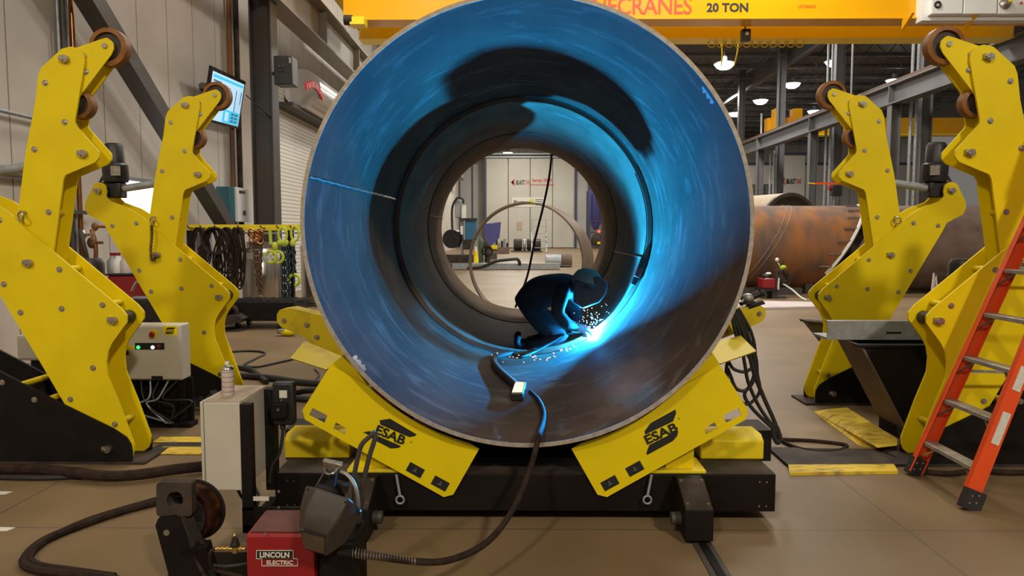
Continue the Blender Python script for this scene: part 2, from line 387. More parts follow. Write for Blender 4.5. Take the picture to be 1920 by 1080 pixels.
# high-bay lamps seen under the roof
lamps = [(1358, 120, 10.6, 'lit high-bay lamp hanging on yellow cords just below the crane girders'), (1565, 115, 11.2, 'lit high-bay lamp above the roof columns, right one of the front pair'),
         (1485, 157, 11.2, 'lit high-bay lamp midway along the diagonal row, left of the front pair lamp'), (1678, 150, 11.2, 'lit high-bay lamp beside the pale roof column near the crane runway'),
         (1426, 188, 11.2, 'lit high-bay lamp on top of a thin white pole beside a column'), (1378, 212, 11.2, 'lit high-bay lamp closest to the rim of the big pipe'),
         (1527, 208, 11.2, 'small lit high-bay lamp behind the amber roller of the rear arm'), (1477, 227, 11.2, 'lit high-bay lamp directly above the distant yellow crane'),
         (952, 286, 10.35, 'lit high-bay lamp seen through the bore of the pipe')]
for u, v, z, lab in lamps:
    p = fl(u, v, z)
    t = thing('high_bay_lamp', p, lab, 'ceiling lamp')
    MB().lathe([(.10, .42), (.16, .36), (.16, .16), (.56, .04), (.56, -.02), (.50, -.02)], p, (0, 0, 1), 20).build('housing', 'galv', t)
    MB().lathe([(.0, -.30), (.25, -.27), (.42, -.16), (.50, -.02), (.50, -.01)], p, (0, 0, 1), 20).build('lens', 'glowlamp', t)
    MB().cyl(p + Vector((0, 0, .4)), (p.x, p.y, 12.39), .015, n=6).build('suspension_rod', 'greysteel', t)
p = at(1426, 192, 60); b = MB().cyl((p.x - .05, 59.5, 0), (p.x - .05, 59.5, 11.0), .07, n=8)
tag(b.build('conduit_pole', 'white'), 'thin white pole under a high-bay lamp', 'pole')

# ---- left wall: column, runway beam, brace, door, services
def hsec(b, p0, p1, wd, ht, tf, tw, up):
    """H section from p0 to p1; flanges wd wide, ht apart along up"""
    p0, p1, up = Vector(p0), Vector(p1), Vector(up).normalized(); d = (p1 - p0).normalized(); up = (up - d * up.dot(d)).normalized()
    for sgn in (-1, 1): b.bar(p0 + up * sgn * (ht - tf) / 2, p1 + up * sgn * (ht - tf) / 2, wd, tf, up)
    b.bar(p0, p1, tw, ht - tf, up); return b
cx, cy = -5.38, 15.9
struct(hsec(MB(), (cx, cy, 0), (cx, cy, 6.55), .42, .46, .03, .02, (1, 0, 0)).build('trim_1', 'darksteel', flat=True))
struct(hsec(MB(), (cx - .15, 28.5, 0), (cx - .15, 28.5, 6.5), .42, .46, .03, .02, (1, 0, 0)).build('trim_2', 'darksteel', flat=True))
b = hsec(MB(), (-5.25, 6, 7.0), (-5.25, 70, 7.0), .5, 1.0, .05, .03, (0, 0, 1))
for k in range(6): b.box((-5.45, 11.9 + k * 4, 6.55), (-5.05, 11.95 + k * 4, 7.45))
tag(b.build('crane_runway_beam', 'beamgrey', flat=True), 'deep dusty grey crane runway beam along the concrete left wall', 'steel beam')
b = MB(); b.bar((-5.25, 6, 7.54), (-5.25, 70, 7.54), .08, .08)
tag(b.build('crane_rail', 'darksteel', flat=True), 'crane rail on top of the runway beam by the left wall', 'rail')
q0 = Vector((-5.75, at(165, 0, 10.4).y, 0)); 
def wl(u, v, x=WX):                   # a point of the left wall plane (or a plane parallel to it)
    r = ray(u, v); return Vector((0, 0, EYE)) + r * (x / r.x)
a0, a1 = wl(150, -30, -5.75), wl(425, 425, -5.75); dd = (a1 - a0).normalized()
b = MB(); b.bar(a0 - dd * 1.2, a1 + dd * .6, .26, .26, (1, 0, 0))
tag(b.build('diagonal_brace', 'darksteel', flat=True), 'dark square steel brace slanting down in front of the left wall', 'brace')
# rolling door with its drum
y0, y1 = wl(517, 400).y, 29.5
struct(MB().box((WX, y0, 0), (WX + .06, y1, 5.6)).build('door_1', 'roll', flat=True))
b = MB()
for y in (y0 - .12, y1): b.box((WX, y, 0), (WX + .14, y + .12, 5.9))
struct(b.build('trim_3', 'galv', flat=True))
t = thing('door_drum', (WX + .35, (y0 + y1) / 2, 5.5), 'polished round drum housing over the white rolling door', 'door drum')
MB().lathe([(.50, y0 + .7), (.50, y1 + .2)], (WX + .53, 0, 5.40), (0, 1, 0), 30).build('drum', 'drum', t)
MB().box((WX + .01, y0, 4.82), (WX + .5, y1, 4.93)).build('lintel_angle', 'darksteel', t)
e = Vector((WX + .42 + .505 * math.cos(.1), y0 + 3.6, 5.95))
b = MB()
for q, r0, r1 in ((0, .52, .72), ):
    for k in range(10):
        y = wl(572, 160, -5.2).y + k * .16
        z = wl(580, 163, -5.17).z + .16 * math.sin(math.pi * k / 9)
        b.box((WX + .53 + .46, y, z - .10), (WX + .53 + .515, y + .10 + .05 * (k % 2), z + .05))
b.build('door_emblem', 'textr', t, flat=True)
# black louvred speaker/heater box on the column
c = at(532, 132, 15.5)
t = thing('fan_box', (c.x, 15.5, c.z - .28), 'square black box mounted beside the dark column over the door', 'equipment box')
MB().box((c.x - .19, 15.45, c.z - .29), (c.x + .19, 15.85, c.z + .29)).build('case', 'blackp', t, bevel=.015)
b = MB()
for k in range(4):
    a = R(45 + 90 * k); b.ball((c.x - .04 + .06 * math.cos(a), 15.445, c.z + .02 + .06 * math.sin(a)), .035, (1, .25, 1), 10, 6)
b.build('fan_blade', 'dusty', t)
MB().bar((c.x, 15.75, c.z), (-5.155, 15.8, c.z), .06, .06).build('bracket_arm', 'darksteel', t)
MB().box((c.x + .13, 15.44, c.z + .14), (c.x + .17, 15.455, c.z + .25)).build('rating_plate', 'steel', t)
# TV tilted down from the wall
pa, pb, pc, pd = wl(398, 124, -5.62), wl(461, 153, -5.62), wl(447, 242, -6.02), wl(383, 226, -6.02)
nrm = (pb - pa).cross(pd - pa).normalized()
if nrm.x < 0: nrm = -nrm
t = thing('wall_tv', (pa + pc) / 2, 'flat screen showing a pale blue chart, tilted down from the concrete wall', 'television')
MB().prism([pa, pb, pc, pd], -nrm * .06).build('bezel', 'blackp', t, flat=True)
def tvp(s, q): return (pa * (1 - s) + pb * s) * (1 - q) + (pd * (1 - s) + pc * s) * q
def tvq(s0, q0, s1, q1, n, m, h=.004):
    MB().prism([tvp(s0, q0), tvp(s1, q0), tvp(s1, q1), tvp(s0, q1)], nrm * h).build(n, m, t, flat=True)
tvq(.035, .07, .965, .95, 'screen', 'screen')
tvq(.06, .11, .94, .16, 'title_bar', 'screenc', .007); tvq(.08, .2, .3, .23, 'text_line', 'screend', .007)
for s, l in ((.55, .62), (.75, .72), (.90, .5)): tvq(s, .25, s + .02, l, 'chart_bar', 'screend', .007)
tvq(.46, .68, .95, .94, 'chart_panel', 'screenc', .007)
for i in range(3):
    for j in range(2): tvq(.70 + j * .11, .72 + i * .07, .78 + j * .11, .76 + i * .07, 'chart_cell', 'screend', .010)
tvq(.52, .72, .62, .90, 'chart_ring', 'screen', .010)
MB().bar((WX, (pa.y + pb.y) / 2, pa.z - .2), tvp(.5, .3) - nrm * .06, .2, .12).build('wall_bracket', 'darksteel', t)
# bright pane behind the arms, teal/white case, conduits
wa, wb = wl(286, 345), wl(214, 402)
struct(MB().box((WX + .005, wb.y, wb.z - .05), (WX + .035, wa.y, wa.z)).build('window_1', 'window', flat=True))
b = MB()
for z in (wb.z - .11, wa.z): b.box((WX, wb.y - .06, z), (WX + .06, wa.y + .06, z + .06))
for y in (wb.y - .06, wa.y): b.box((WX, y, wb.z - .08), (WX + .06, y + .06, wa.z + .04))
struct(b.build('trim_4', 'galv', flat=True))
c0, c1 = wl(424, 349, -5.95), wl(461, 349, -5.95); zt, zb = c0.z, wl(440, 414, -5.95).z
t = thing('wall_charger', (-6.05, (c0.y + c1.y) / 2, zb), 'teal case with a tall white door hung on the left wall', 'wall unit')
MB().box((WX, c0.y + .1, zb), (-5.92, c1.y, zt)).build('case', 'teal', t, bevel=.01)
MB().box((-5.92, c0.y + .35, zb - .02), (-5.86, c1.y + .05, zt + .0)).build('door', 'white', t, bevel=.008)
MB().box((-5.86, c0.y + .45, zt - .12), (-5.855, c0.y + .8, zt - .06)).build('nameplate', 'text', t)
MB().box((-5.86, c1.y - .45, zb + .12), (-5.85, c1.y - .30, zb + .22)).build('latch', 'text', t)
def wallpipe(us, r, m, lab, x=-6.1, z0=None, z1=None):
    d = x * F / (us - 972); b = MB().cyl((x, d, z0 if z0 is not None else .4), (x, d, z1 or 8), r, n=10)
    return tag(b.build('wall_pipe', m), lab, 'pipe')
for u, r, m, lab in ((133, .05, 'darksteel', 'dark iron pipe rising behind the front arm, leftmost of the wall risers'), (140, .03, 'galv', 'thin grey conduit between the dark riser and the copper pipe'), (150, .035, 'copper', 'copper pipe rising behind the head of the nearest left arm'),
                     (440, .05, 'rust', 'brown riser pipe left of the dark column'), (453, .06, 'dusty', 'dark riser pipe next to the brown one at the column'), (124, .02, 'galv', 'slender conduit at the left edge of the riser group')):
    wallpipe(u, r, m, lab)
pv = wl(142, 398, -6.05)
t = thing('valve_manifold', (-6.0, pv.y, 1.3), 'rusty valves and fittings on the pipes behind the front arm', 'valve')
b = MB(); b.bar((-6.02, pv.y - .6, pv.z), (-6.02, pv.y + .5, pv.z), .06, .05); b.build('support_bar', 'darksteel', t)
for k, (du, dv, rr) in enumerate(((155, 440, .05), (172, 455, .06), (160, 490, .05), (178, 425, .045))):
    q = wl(du, dv, -6.0); MB().ball(q, rr, (1, 1, 1.4), 10, 6).cyl(q, q + Vector((.16, 0, 0)), .02, n=8).build('valve', 'rust' if k % 2 else 'steel', t)
MB().tube(curve([wl(150, 430, -6), wl(160, 470, -5.95), wl(172, 520, -6)]), .03).build('gas_line', 'darksteel', t)
MB().tube(curve([wl(172, 430, -6), wl(180, 470, -5.95), wl(175, 545, -6)]), .03).build('copper_line', 'copper', t)
for u0, v0, u1, v1, r, m, lab in ((-30, 203, 62, 218, .025, 'galv', 'thin grey conduit running along the left wall'), (-30, 330, 62, 313, .07, 'beamgrey', 'boxed cable tray low on the left wall behind the front arm')):
    a, c = wl(u0, v0, -6.1), wl(u1, v1, -6.1); b = MB()
    z = (a.z + c.z) / 2; b.cyl((-6.1, a.y, z), (-6.1, c.y + .3, z), r, n=10)
    tag(b.build('wall_conduit', m), lab, 'conduit')
b = MB().tube(curve([wl(461, 178, -5.6), wl(500, 215, -5.3), wl(512, 235, -5.25), wl(516, 330, -5.25)]), .012)
tag(b.build('screen_cable', 'rubber'), 'black cable looping from the tilted screen to the column', 'cable')

# ================================================================== OVERHEAD CRANE
G1, G2, ZB = 18.8, 20.6, 6.92
t = thing('overhead_crane', (4.4, G1, ZB), 'yellow overhead travelling crane spanning the hall above the pipe', 'crane')
X0, X1 = -4.35, 13.4
b = MB(); b.box((X0, G1, ZB), (X1, G1 + .55, ZB + 1.6)); b.build('girder', 'crane', t, flat=True)
MB().box((X0, G1 - .07, ZB - .03), (X1, G1 + .62, ZB)).build('girder_flange', 'crane', t, flat=True)
MB().box((X0, G2, ZB), (X1, G2 + .55, ZB + 1.6)).build('girder', 'crane2', t, flat=True)
MB().box((X0, G2 - .06, ZB - .03), (X1, G2 + .61, ZB)).build('girder_flange', 'crane2', t, flat=True)
for x, y0 in ((X0 - .45, 16.5), (X1 - .1, 16.5)):
    MB().box((x, 17.2, ZB + .75), (x + .5, 22.6, ZB + 1.3)).build('end_truck', 'crane2', t)
    for y in (17.5, 22.2): MB().cyl((x + .1, y, ZB + .85), (x + .4, y, ZB + .85), .22).build('wheel', 'darksteel', t)
def gt(u, v): return at(u, v, G1 - .004)
text('KONECRANES', 'crane_name', 'textk', gt(1176, 11), (1, 0, 0), (0, 0, 1), .41, t, .006, .012, 0, .95, wid=gt(1298, 11).x - gt(1055, 11).x)
text('20 TON', 'capacity_sign', 'text', gt(1364, 14), (1, 0, 0), (0, 0, 1), .20, t, .006, .05, wid=gt(1403, 11).x - gt(1325, 11).x)
text('US73068322', 'serial_mark', 'textk', gt(1513, 12), (1, 0, 0), (0, 0, 1), .07, t, .004, wid=gt(1530, 11).x - gt(1497, 11).x)
text('Remote Controlled', 'warning_line', 'textk', gt(866, 16), (1, 0, 0), (0, 0, 1), .075, t, .004, wid=.95)
text('Enter and', 'warning_line', 'textk', gt(855, 23), (1, 0, 0), (0, 0, 1), .075, t, .004, wid=.5)
# electrical cabinets on the girder, brackets, hoist box, festoon
p0, p1 = at(1735, 35, G1 - .45), at(1945, 35, G1 - .45)
MB().box((p0.x, G1 - .3, p0.z), (p1.x, G1, p0.z + 1.0)).build('cabinet_back_plate', 'white', t)
for ua, ub in ((1747, 1805), (1807, 1869), (1872, 1935)):
    a, c = at(ua, 26, G1 - .5), at(ub, 26, G1 - .5)
    e = MB().box((a.x, G1 - .5, a.z), (c.x, G1 - .3, a.z + .9)).build('electrical_cabinet', 'white', t, bevel=.015)
q = at(1758, 9, G1 - .5); MB().torus((q.x, G1 - .51, q.z), (0, 1, 0), .065, .025).build('lock_knob', 'text', t)
q = at(1886, 6, G1 - .55); MB().lathe([(.13, -.02), (.13, .05), (.06, .08), (.05, .14)], (q.x, G1 - .5, q.z), (0, -1, 0), 18).build('isolator_switch', 'steel', t)
MB().box((q.x + .02, G1 - .68, q.z), (q.x + .08, G1 - .6, q.z + .22)).build('isolator_lever', 'yellow', t)
q = at(1914, 6, G1 - .5); MB().cyl((q.x, G1 - .53, q.z), (q.x, G1 - .49, q.z), .03).build('signal_light', 'textk', t)
for u in (1690, 1808):
    a = at(u, 46, G1); MB().prism([(a.x, G1 - .5, ZB - .02), (a.x, G1 - .02, ZB - .02), (a.x, G1 - .02, ZB - .3)], (.06, 0, 0)).build('cabinet_bracket', 'crane', t)
q = at(1397, 66, G1 + .9)
MB().box((q.x - .10, G1 + .8, q.z - .16), (q.x + .12, G1 + 1.0, q.z + .14)).build('pendant_box', 'blackp', t, bevel=.01)
MB().box((q.x - .02, G1 + .79, q.z - .02), (q.x + .06, G1 + .8, q.z + .06)).build('pendant_label', 'paper', t)
MB().cyl((q.x, G1 + .9, q.z + .1), (q.x, G1 + .9, ZB + .1), .02).build('pendant_cable', 'rubber', t)
for k in range(11):
    xx = at(1345 + k * 17, 80, G2 - .3).x; b = MB().torus((xx, G2 + .3, ZB - .09), (0, 1, 0), .10, .018, 12, 6, (0, 360))
    b.build('festoon_loop', 'yellow2', t)
for u in (1352, 1384):
    q = at(u, 84, 30); 
    MB().tube(curve([at(u, 80, 21.5), at(u + (2 if u < 1360 else -2), 100, 21.5), at(u - (0 if u < 1360 else 8), 124, 21.5)]), .02).build('festoon_cord', 'yellow2', t)
# left end of the crane: buffer and little walkway lattice on the runway
a = at(672, 42, 18.6); MB().box((a.x - .15, 18.3, a.z - .12), (a.x + .2, 18.7, a.z + .06)).build('travel_motor', 'crane2', t)
MB().cyl((a.x - .3, 18.4, a.z), (a.x - .1, 18.4, a.z), .12).build('travel_motor_case', 'dusty', t)
struct(MB().box((-5.6, 33, 8.4), (-5.0, 84, 11.5)).build('trim_5', 'backw', flat=True))

# ================================================================== RIGHT-HAND RUNWAY AND NEXT BAY
RX = 13.6
b = hsec(MB(), (RX, 7, 6.6), (RX, 84, 6.6), .45, .72, .05, .03, (0, 0, 1))
for d in (12.3, 19.8, 27.3, 34.7, 42.2, 49.7, 57): b.box((RX - .22, d, 6.28), (RX + .22, d + .05, 6.92))
tag(b.build('crane_runway_beam', 'greysteel', flat=True), 'grey crane runway beam on columns, sloping away on the right', 'steel beam')
b = MB().bar((RX - .12, 7, 7.02), (RX - .12, 17, 7.02), .1, .12).bar((RX - .12, 23, 7.02), (RX - .12, 84, 7.02), .1, .12)
tag(b.build('conductor_rail', 'chainr', flat=True), 'reddish conductor rail along the top of the right runway beam', 'rail')
for k, d in enumerate((12.3, 19.8, 27.3, 34.7, 42.2, 49.7)):
    lab = ('grey crane column under the right runway beam, first from the camera', 'grey crane column right of the rear right arm, second from the camera', 'grey crane column between the two right arms',
           'grey crane column left of the rear right arm', 'grey crane column closest to the rim of the pipe', 'distant grey crane column under the end of the runway beam')[k]
    tag(hsec(MB(), (RX, d, 0), (RX, d, 6.25), .32, .36, .03, .02, (1, 0, 0)).build('crane_column', 'greysteel', flat=True), lab, 'column')
    lab = ('tall roof column behind the runway, first from the camera', 'tall roof column behind the second crane column', 'tall roof column with white pipes beside the nearest high-bay lamp', 'tall roof column with twin pipes behind the rear right arm',
           'tall slim roof column beside the pole-top lamp', 'farthest tall roof column')[k]
    tag(hsec(MB(), (RX + 1.1, d, 0), (RX + 1.1, d, 12.3), .34, .4, .03, .02, (1, 0, 0)).build('roof_column', 'greysteel', flat=True), lab, 'column')
    b = MB()
    for dx in (.55, .75): b.cyl((RX + dx, d - .1, 0), (RX + dx, d - .1, 12.2 if k in (2, 3) else 6.2), .06, n=8)
    tag(b.build('downpipe', 'galv'), 'pair of pale vertical pipes between crane column and roof column, pair %s from the camera' % ('first', 'second', 'third', 'fourth', 'fifth', 'sixth')[k], 'pipe')
# crane of the next bay
t = thing('overhead_crane', (22, 45, 7.5), 'distant yellow crane of the next bay behind the right runway', 'crane')
MB().box((14.9, 45, 7.5), (34, 45.6, 8.45)).build('girder', 'crane', t, flat=True)
MB().box((14.9, 44.9, 7.42), (34, 45.7, 7.5)).build('girder_flange', 'crane2', t, flat=True)
for x in (15.1, 16.2): MB().box((x, 44.3, 7.55), (x + .5, 45.0, 8.9)).build('end_truck', 'crane', t, flat=True)
# distant row of roll cabinets / dark trolley below the runway
c0, c1 = fl(1412, 469), fl(1455, 469)
p0, p1 = at(1411, 372, 60), at(1456, 345, 60)
t = thing('dark_container', (p0.x, 60, p0.z), 'dark open-topped container standing far behind the pipe rim', 'container')
MB().box((p0.x, 60.2, 0), (p1.x, 62, p1.z)).build('body', 'darksteel', t, flat=True)
for x in (p0.x + .5, p0.x + 1.1): MB().box((x, 60.15, .1), (x + .12, 60.2, p1.z - .1)).build('rib', 'greysteel', t, flat=True)
# partition of pale sheet panels behind the right bay with yellow-lit strip above
struct(MB().box((17, 78, 0), (44, 78.2, 8.6)).build('wall_right', 'backw', flat=True))
struct(MB().box((16.5, 77.8, 8.6), (44, 78.2, 8.85)).build('trim_6', 'navy', flat=True))
a0, a1 = at(1459, 372, 74), at(1510, 291, 74)
t = thing('blast_booth_door', ((a0.x + a1.x) / 2, 74, 0), 'pale booth door with a red arrow sign, behind the rear right arm', 'booth door')
MB().box((a0.x, 74, 0), (a1.x, 74.3, a1.z)).build('door_panel', 'booth', t, flat=True)
MB().box((a0.x - .1, 73.9, a1.z), (a1.x + .1, 74.3, a1.z + .25)).build('door_header', 'navy', t, flat=True)
def sign_blast(t, u0, u1, v, d, h):
    a, c = at(u0, v, d), at(u1, v, d); wd = c.x - a.x
    b = MB()
    for k in range(3): b.prism([(a.x + .22 * wd, d - .02, a.z + h * (.9 - .25 * k)), (a.x + .02 * wd + .05 * k, d - .02, a.z), (a.x + .22 * wd, d - .02, a.z - h * (.9 - .25 * k)), (a.x + .13 * wd + .05 * k, d - .02, a.z)], (0, .01, 0))
    b.build('sign_arrow', 'textr', t, flat=True)
    text('BLAST', 'sign_text', 'text', (a.x + .50 * wd, d - .02, a.z), (1, 0, 0), (0, 0, 1), h * .95, t, .01, .04, .25, wid=wd * .46)
    text('ONE', 'sign_text', 'textr', (a.x + .86 * wd, d - .02, a.z), (1, 0, 0), (0, 0, 1), h * .9, t, .01, 0, .2, wid=wd * .24)
sign_blast(t, 1463, 1503, 340, 73.99, .5)

# ================================================================== FAR END SEEN THROUGH THE PIPE
D = 76.
a0, a1 = at(911, 464, D), at(1104, 296, D)
t = thing('blast_booth', ((a0.x + a1.x) / 2, D, 0), 'tall cream blast booth with four door leaves at the far end', 'booth')
for ua, ub in ((911.5, 952.5), (953.5, 993.5), (994.5, 1035.5), (1036.5, 1078)):
    x0, x1 = at(ua, 400, D).x, at(ub, 400, D).x
    MB().box((x0, D, .05), (x1, D + .3, a1.z)).build('door_leaf', 'booth', t, bevel=.03)
x0, x1 = at(1080, 400, D).x, at(1103, 400, D).x
MB().box((x0, D, 0), (x1, D + .3, a1.z)).build('side_panel', 'boothd', t, flat=True)
for u in (910, 1079, 1104.5):
    x = at(u, 400, D).x; MB().box((x - .12, D - .12, 0), (x + .12, D, a1.z + .1)).build('post', 'navy', t, flat=True)
MB().box((a0.x - 1.2, D - .3, a1.z), (a1.x, D + .3, a1.z + .16)).build('door_track', 'galv', t, flat=True)
MB().box((a0.x - 1.2, D - .5, a1.z + .3), (a1.x - .5, D + .3, a1.z + .42)).build('door_track', 'galv', t, flat=True)
MB().box((a0.x - 1, D, a1.z), (a1.x, D + 8, a1.z + .25)).build('booth_roof', 'deck', t, flat=True)
sign_blast(t, 957, 994, 342, D - .01, .45)
q = at(1016, 338, D); text('Series 5000', 'sign_text', 'textr', (q.x, D - .02, q.z), (1, 0, 0), (0, 0, 1), .32, t, .01, .03, wid=2.0)
q = at(1016, 346, D); text('abrasive & automation', 'sign_text', 'textr', (q.x, D - .02, q.z), (1, 0, 0), (0, 0, 1), .24, t, .01, .01, wid=2.4)
p0, p1 = at(960, 388, D), at(1025, 370, D)
MB().box((p0.x, D - .04, p0.z), (p1.x, D, p1.z)).build('sign_board', 'paper', t, flat=True)
q = at(979, 379, D); text('Blastman', 'sign_text', 'text', (q.x, D - .06, q.z), (1, 0, 0), (0, 0, 1), .36, t, .01, .02, wid=1.7)
q = at(997, 379, D); MB().box((q.x - .22, D - .06, q.z - .3), (q.x + .22, D - .05, q.z + .3)).build('sign_mark', 'lime', t, flat=True)
q = at(1012, 379, D); b = MB()
for k in range(4): b.box((q.x - .45, D - .06, q.z - .32 + .18 * k), (q.x + .3, D - .05, q.z - .26 + .18 * k))
b.build('sign_lines', 'navy', t, flat=True)
for u in (933, 974):
    q = at(u, 424, D); MB().box((q.x - .3, D - .03, q.z - .4), (q.x + .3, D, q.z + .45)).build('notice_sheet', 'greyd', t, flat=True)
x0, x1 = at(840, 400, D).x, at(909, 400, D).x
struct(MB().box((WX, 77.5, 0), (x1, 78, 12.3)).build('wall_back', 'boothd', flat=True))
b = MB()
for u in (862, 886): x = at(u, 400, 77.4).x; b.box((x - .06, 77.35, 0), (x + .06, 77.5, 12))
struct(b.build('trim_7', 'navy', flat=True))
# blue hopper on a navy frame, right of the booth
t = thing('hopper_tower', at(1117, 462, 70), 'indigo cone hopper on navy legs beside the booth', 'hopper')
q = at(1117, 355, 70); q2 = at(1117, 400, 70)
z0, z1 = at(1117, 415, 70).z, at(1117, 358, 70).z
MB().lathe([(.15, z0 - .8), (.65, z0), (.65, z1), (.0, z1 + .2)], (q.x, 70, 0), (0, 0, 1), 20).build('hopper', 'indigo', t)
b = MB()
for dx, dy in ((-.75, -.6), (.75, -.6), (-.75, .6), (.75, .6)): b.bar((q.x + dx, 70 + dy, 0), (q.x + dx, 70 + dy, z1), .12, .12)
for z in (1.6, z0): b.bar((q.x - .75, 69.4, z), (q.x + .75, 69.4, z), .1, .1)
b.build('frame', 'navy', t, flat=True)
q = at(1123, 434, 69); MB().ball(q, .14).build('beacon', 'redlamp', t)
t = thing('floor_machine', fl(1120, 464), 'dark humped machine below the indigo hopper', 'machine')
q = fl(1120, 466); MB().ball(q + Vector((0, 0, .75)), .75, (.9, 1, 1)).build('body', 'dusty', t)
MB().box((q.x - .8, q.y - .6, 0), (q.x + .8, q.y + .6, .35)).build('base', 'darksteel', t); MB().box((q.x - .1, q.y - .75, .45), (q.x + .7, q.y - .6, .7)).build('yellow_guard', 'yellow2', t)
# column-and-boom welding manipulator beyond the pipe
d = 33.0
def fb(b, u0, v0, u1, v1, d, th): a, c = at(u0, v1, d), at(u1, v0, d); return b.box((a.x, d, a.z), (c.x, d + th, c.z))
t = thing('welding_manipulator', fl(866, 503), 'blue and grey column welding machine on rails beyond the pipe', 'welding machine')
fb(MB(), 836, 494, 884, 502, d, 1.2).build('carriage', 'white', t, bevel=.02)
for u in (846, 858, 868): q = at(u, 503, d - .05); MB().cyl((q.x, d - .08, .12), (q.x, d + .1, .12), .12).build('wheel', 'darksteel', t)
fb(MB(), 834, 478, 886, 494, d, .9).build('bed', 'dusty', t)
fb(MB(), 863, 376, 868, 480, d + .2, .3).build('mast', 'galv', t); fb(MB(), 865, 385, 873, 411, d, .4).build('head_slide', 'white', t, bevel=.02)
fb(MB(), 853, 374, 864, 408, d + .1, .5).build('head_motor', 'galv', t, bevel=.03)
fb(MB(), 872, 412, 893, 450, d, .9).build('power_source', 'blue', t, bevel=.03); fb(MB(), 862, 409, 893, 413, d - .1, 1.0).build('power_source_lid', 'dusty', t)
fb(MB(), 863, 424, 868, 440, d - .1, .2).build('control_box', 'white', t, bevel=.02)
fb(MB(), 868, 450, 886, 468, d, .7).build('hopper', 'dusty', t)
q = at(846, 448, d); MB().lathe([(.42, 0), (.42, .5)], (q.x, d, q.z), (.3, 1, 0), 24).build('flux_drum', 'blackp', t)
MB().tube(curve([at(848, 430, d - .1), at(848, 390, d - .1), at(858, 371, d - .1), at(868, 374, d - .1), at(868, 382, d - .1)]), .05).build('hose', 'rubber', t)
MB().tube(curve([at(848, 420, d - .1), at(850, 440, d - .1), at(858, 448, d - .1)]), .03).build('cable', 'rubber', t)
b = MB(); pa, pb = at(848, 497, 32.4), at(1050, 497, 32.4)
b.box((pa.x, 32.4, .02), (pb.x, 32.8, .28))
tag(b.build('machine_rail', 'galv', flat=True), 'long pale steel rail on the floor beyond the pipe', 'rail')
b = MB().tube(curve([at(876, 503, 32), at(905, 500, 32), at(930, 490, 32), at(960, 486, 32), at(970, 486, 32), at(974, 492, 32), at(974, 498, 32)]), .07)
tag(b.build('cable_chain', 'blackp'), 'black cable chain arching over the long floor rail', 'cable chain')
t = thing('gas_bottle', fl(902, 496), 'slim green gas bottle beside the blue welding machine', 'gas bottle')
q = fl(902, 496); MB().lathe([(.13, 0), (.13, 1.15), (.10, 1.27), (.04, 1.33)], q, (0, 0, 1), 18).build('body', 'green', t); MB().cyl(q + Vector((0, 0, 1.33)), q + Vector((0, 0, 1.45)), .035).build('valve', 'brass', t)
t = thing('gas_bottle', fl(913, 496), 'dark gas bottle wrapped in hoses right of the green bottle', 'gas bottle')
q = fl(914, 496); MB().lathe([(.15, 0), (.15, 1.05), (.05, 1.2)], q, (0, 0, 1), 18).build('body', 'dusty', t)
MB().torus(q + Vector((0, -.2, .7)), (0, 1, .2), .25, .035).torus(q + Vector((.05, -.22, .66)), (0, 1, 0), .2, .03).build('hose_coil', 'hose', t)
q = fl(892, 492)
t = thing('floor_jack', q, 'yellow stand between blue machine and green bottle', 'stand')
MB().lathe([(.22, 0), (.12, .35), (.10, .6)], q, (0, 0, 1), 12).build('cone', 'yellow', t); MB().cyl(q + Vector((0, 0, .6)), q + Vector((0, 0, .85)), .08).build('pad', 'white', t)
t = thing('skip_hopper', fl(925, 470), 'purple-blue tilted skip behind the green gas bottle', 'skip')
q = at(922, 440, 45); MB().prism([(q.x - .45, 45, q.z + .65), (q.x + .55, 45, q.z + .75), (q.x + .45, 45, q.z - .2), (q.x - .25, 45, q.z - .9), (q.x - .45, 45, q.z - .1)], (0, .8, 0)).build('bucket', 'indigo', t)
MB().box((q.x - .3, 45, 0), (q.x + .3, 45.8, .4)).build('stand', 'darksteel', t)
# flanges and drums on skids near the booth
for k, (u0, u1, lab) in enumerate(((963, 979, 'wide dark flanged drum, leftmost of the drums by the booth'), (981, 986, 'narrow pale drum between the dark ones by the booth'), (988, 996, 'second dark drum by the booth'), (999, 1014, 'rightmost wide dark drum by the booth'))):
    p0, p1 = at(u0, 471, 62), at(u1, 452, 62); zc = .08 + (p1.z - .08) / 2
    b = MB().lathe([(zc * .8, 0), (zc, .06), (zc, p1.x - p0.x - .06), (zc * .8, p1.x - p0.x)], (p0.x, 62, zc + .102), (1, 0, 0), 24)
    tag(b.build('flanged_drum', 'dusty' if k != 1 else 'galv'), lab, 'drum')
b = MB(); p0, p1 = fl(958, 472), fl(1016, 472); b.box((p0.x, 61, 0), (p1.x, 63, .10)); tag(b.build('skid', 'darksteel'), 'low dark skid carrying the flanged drums', 'skid')
t = thing('parts_bin', fl(926, 474), 'brown open bin of upright rods left of the drums', 'bin')
p0, p1 = at(917, 474, 56), at(955, 464, 56); MB().box((p0.x, 56, 0), (p1.x, 57, p1.z)).build('bin', 'plate', t)
for k in range(7):
    x = p0.x + .15 + k * (p1.x - p0.x - .3) / 6; MB().cyl((x, 56.4, .2), (x, 56.4, p1.z + .35 + .15 * (k % 3)), .09, n=10).build('rod', 'galv' if k % 2 else 'dusty', t)
q = at(925, 462, 55.8); MB().box((q.x - .35, 55.8, q.z - .2), (q.x + .3, 55.95, q.z + .1)).build('tag_plate', 'yellow', t)
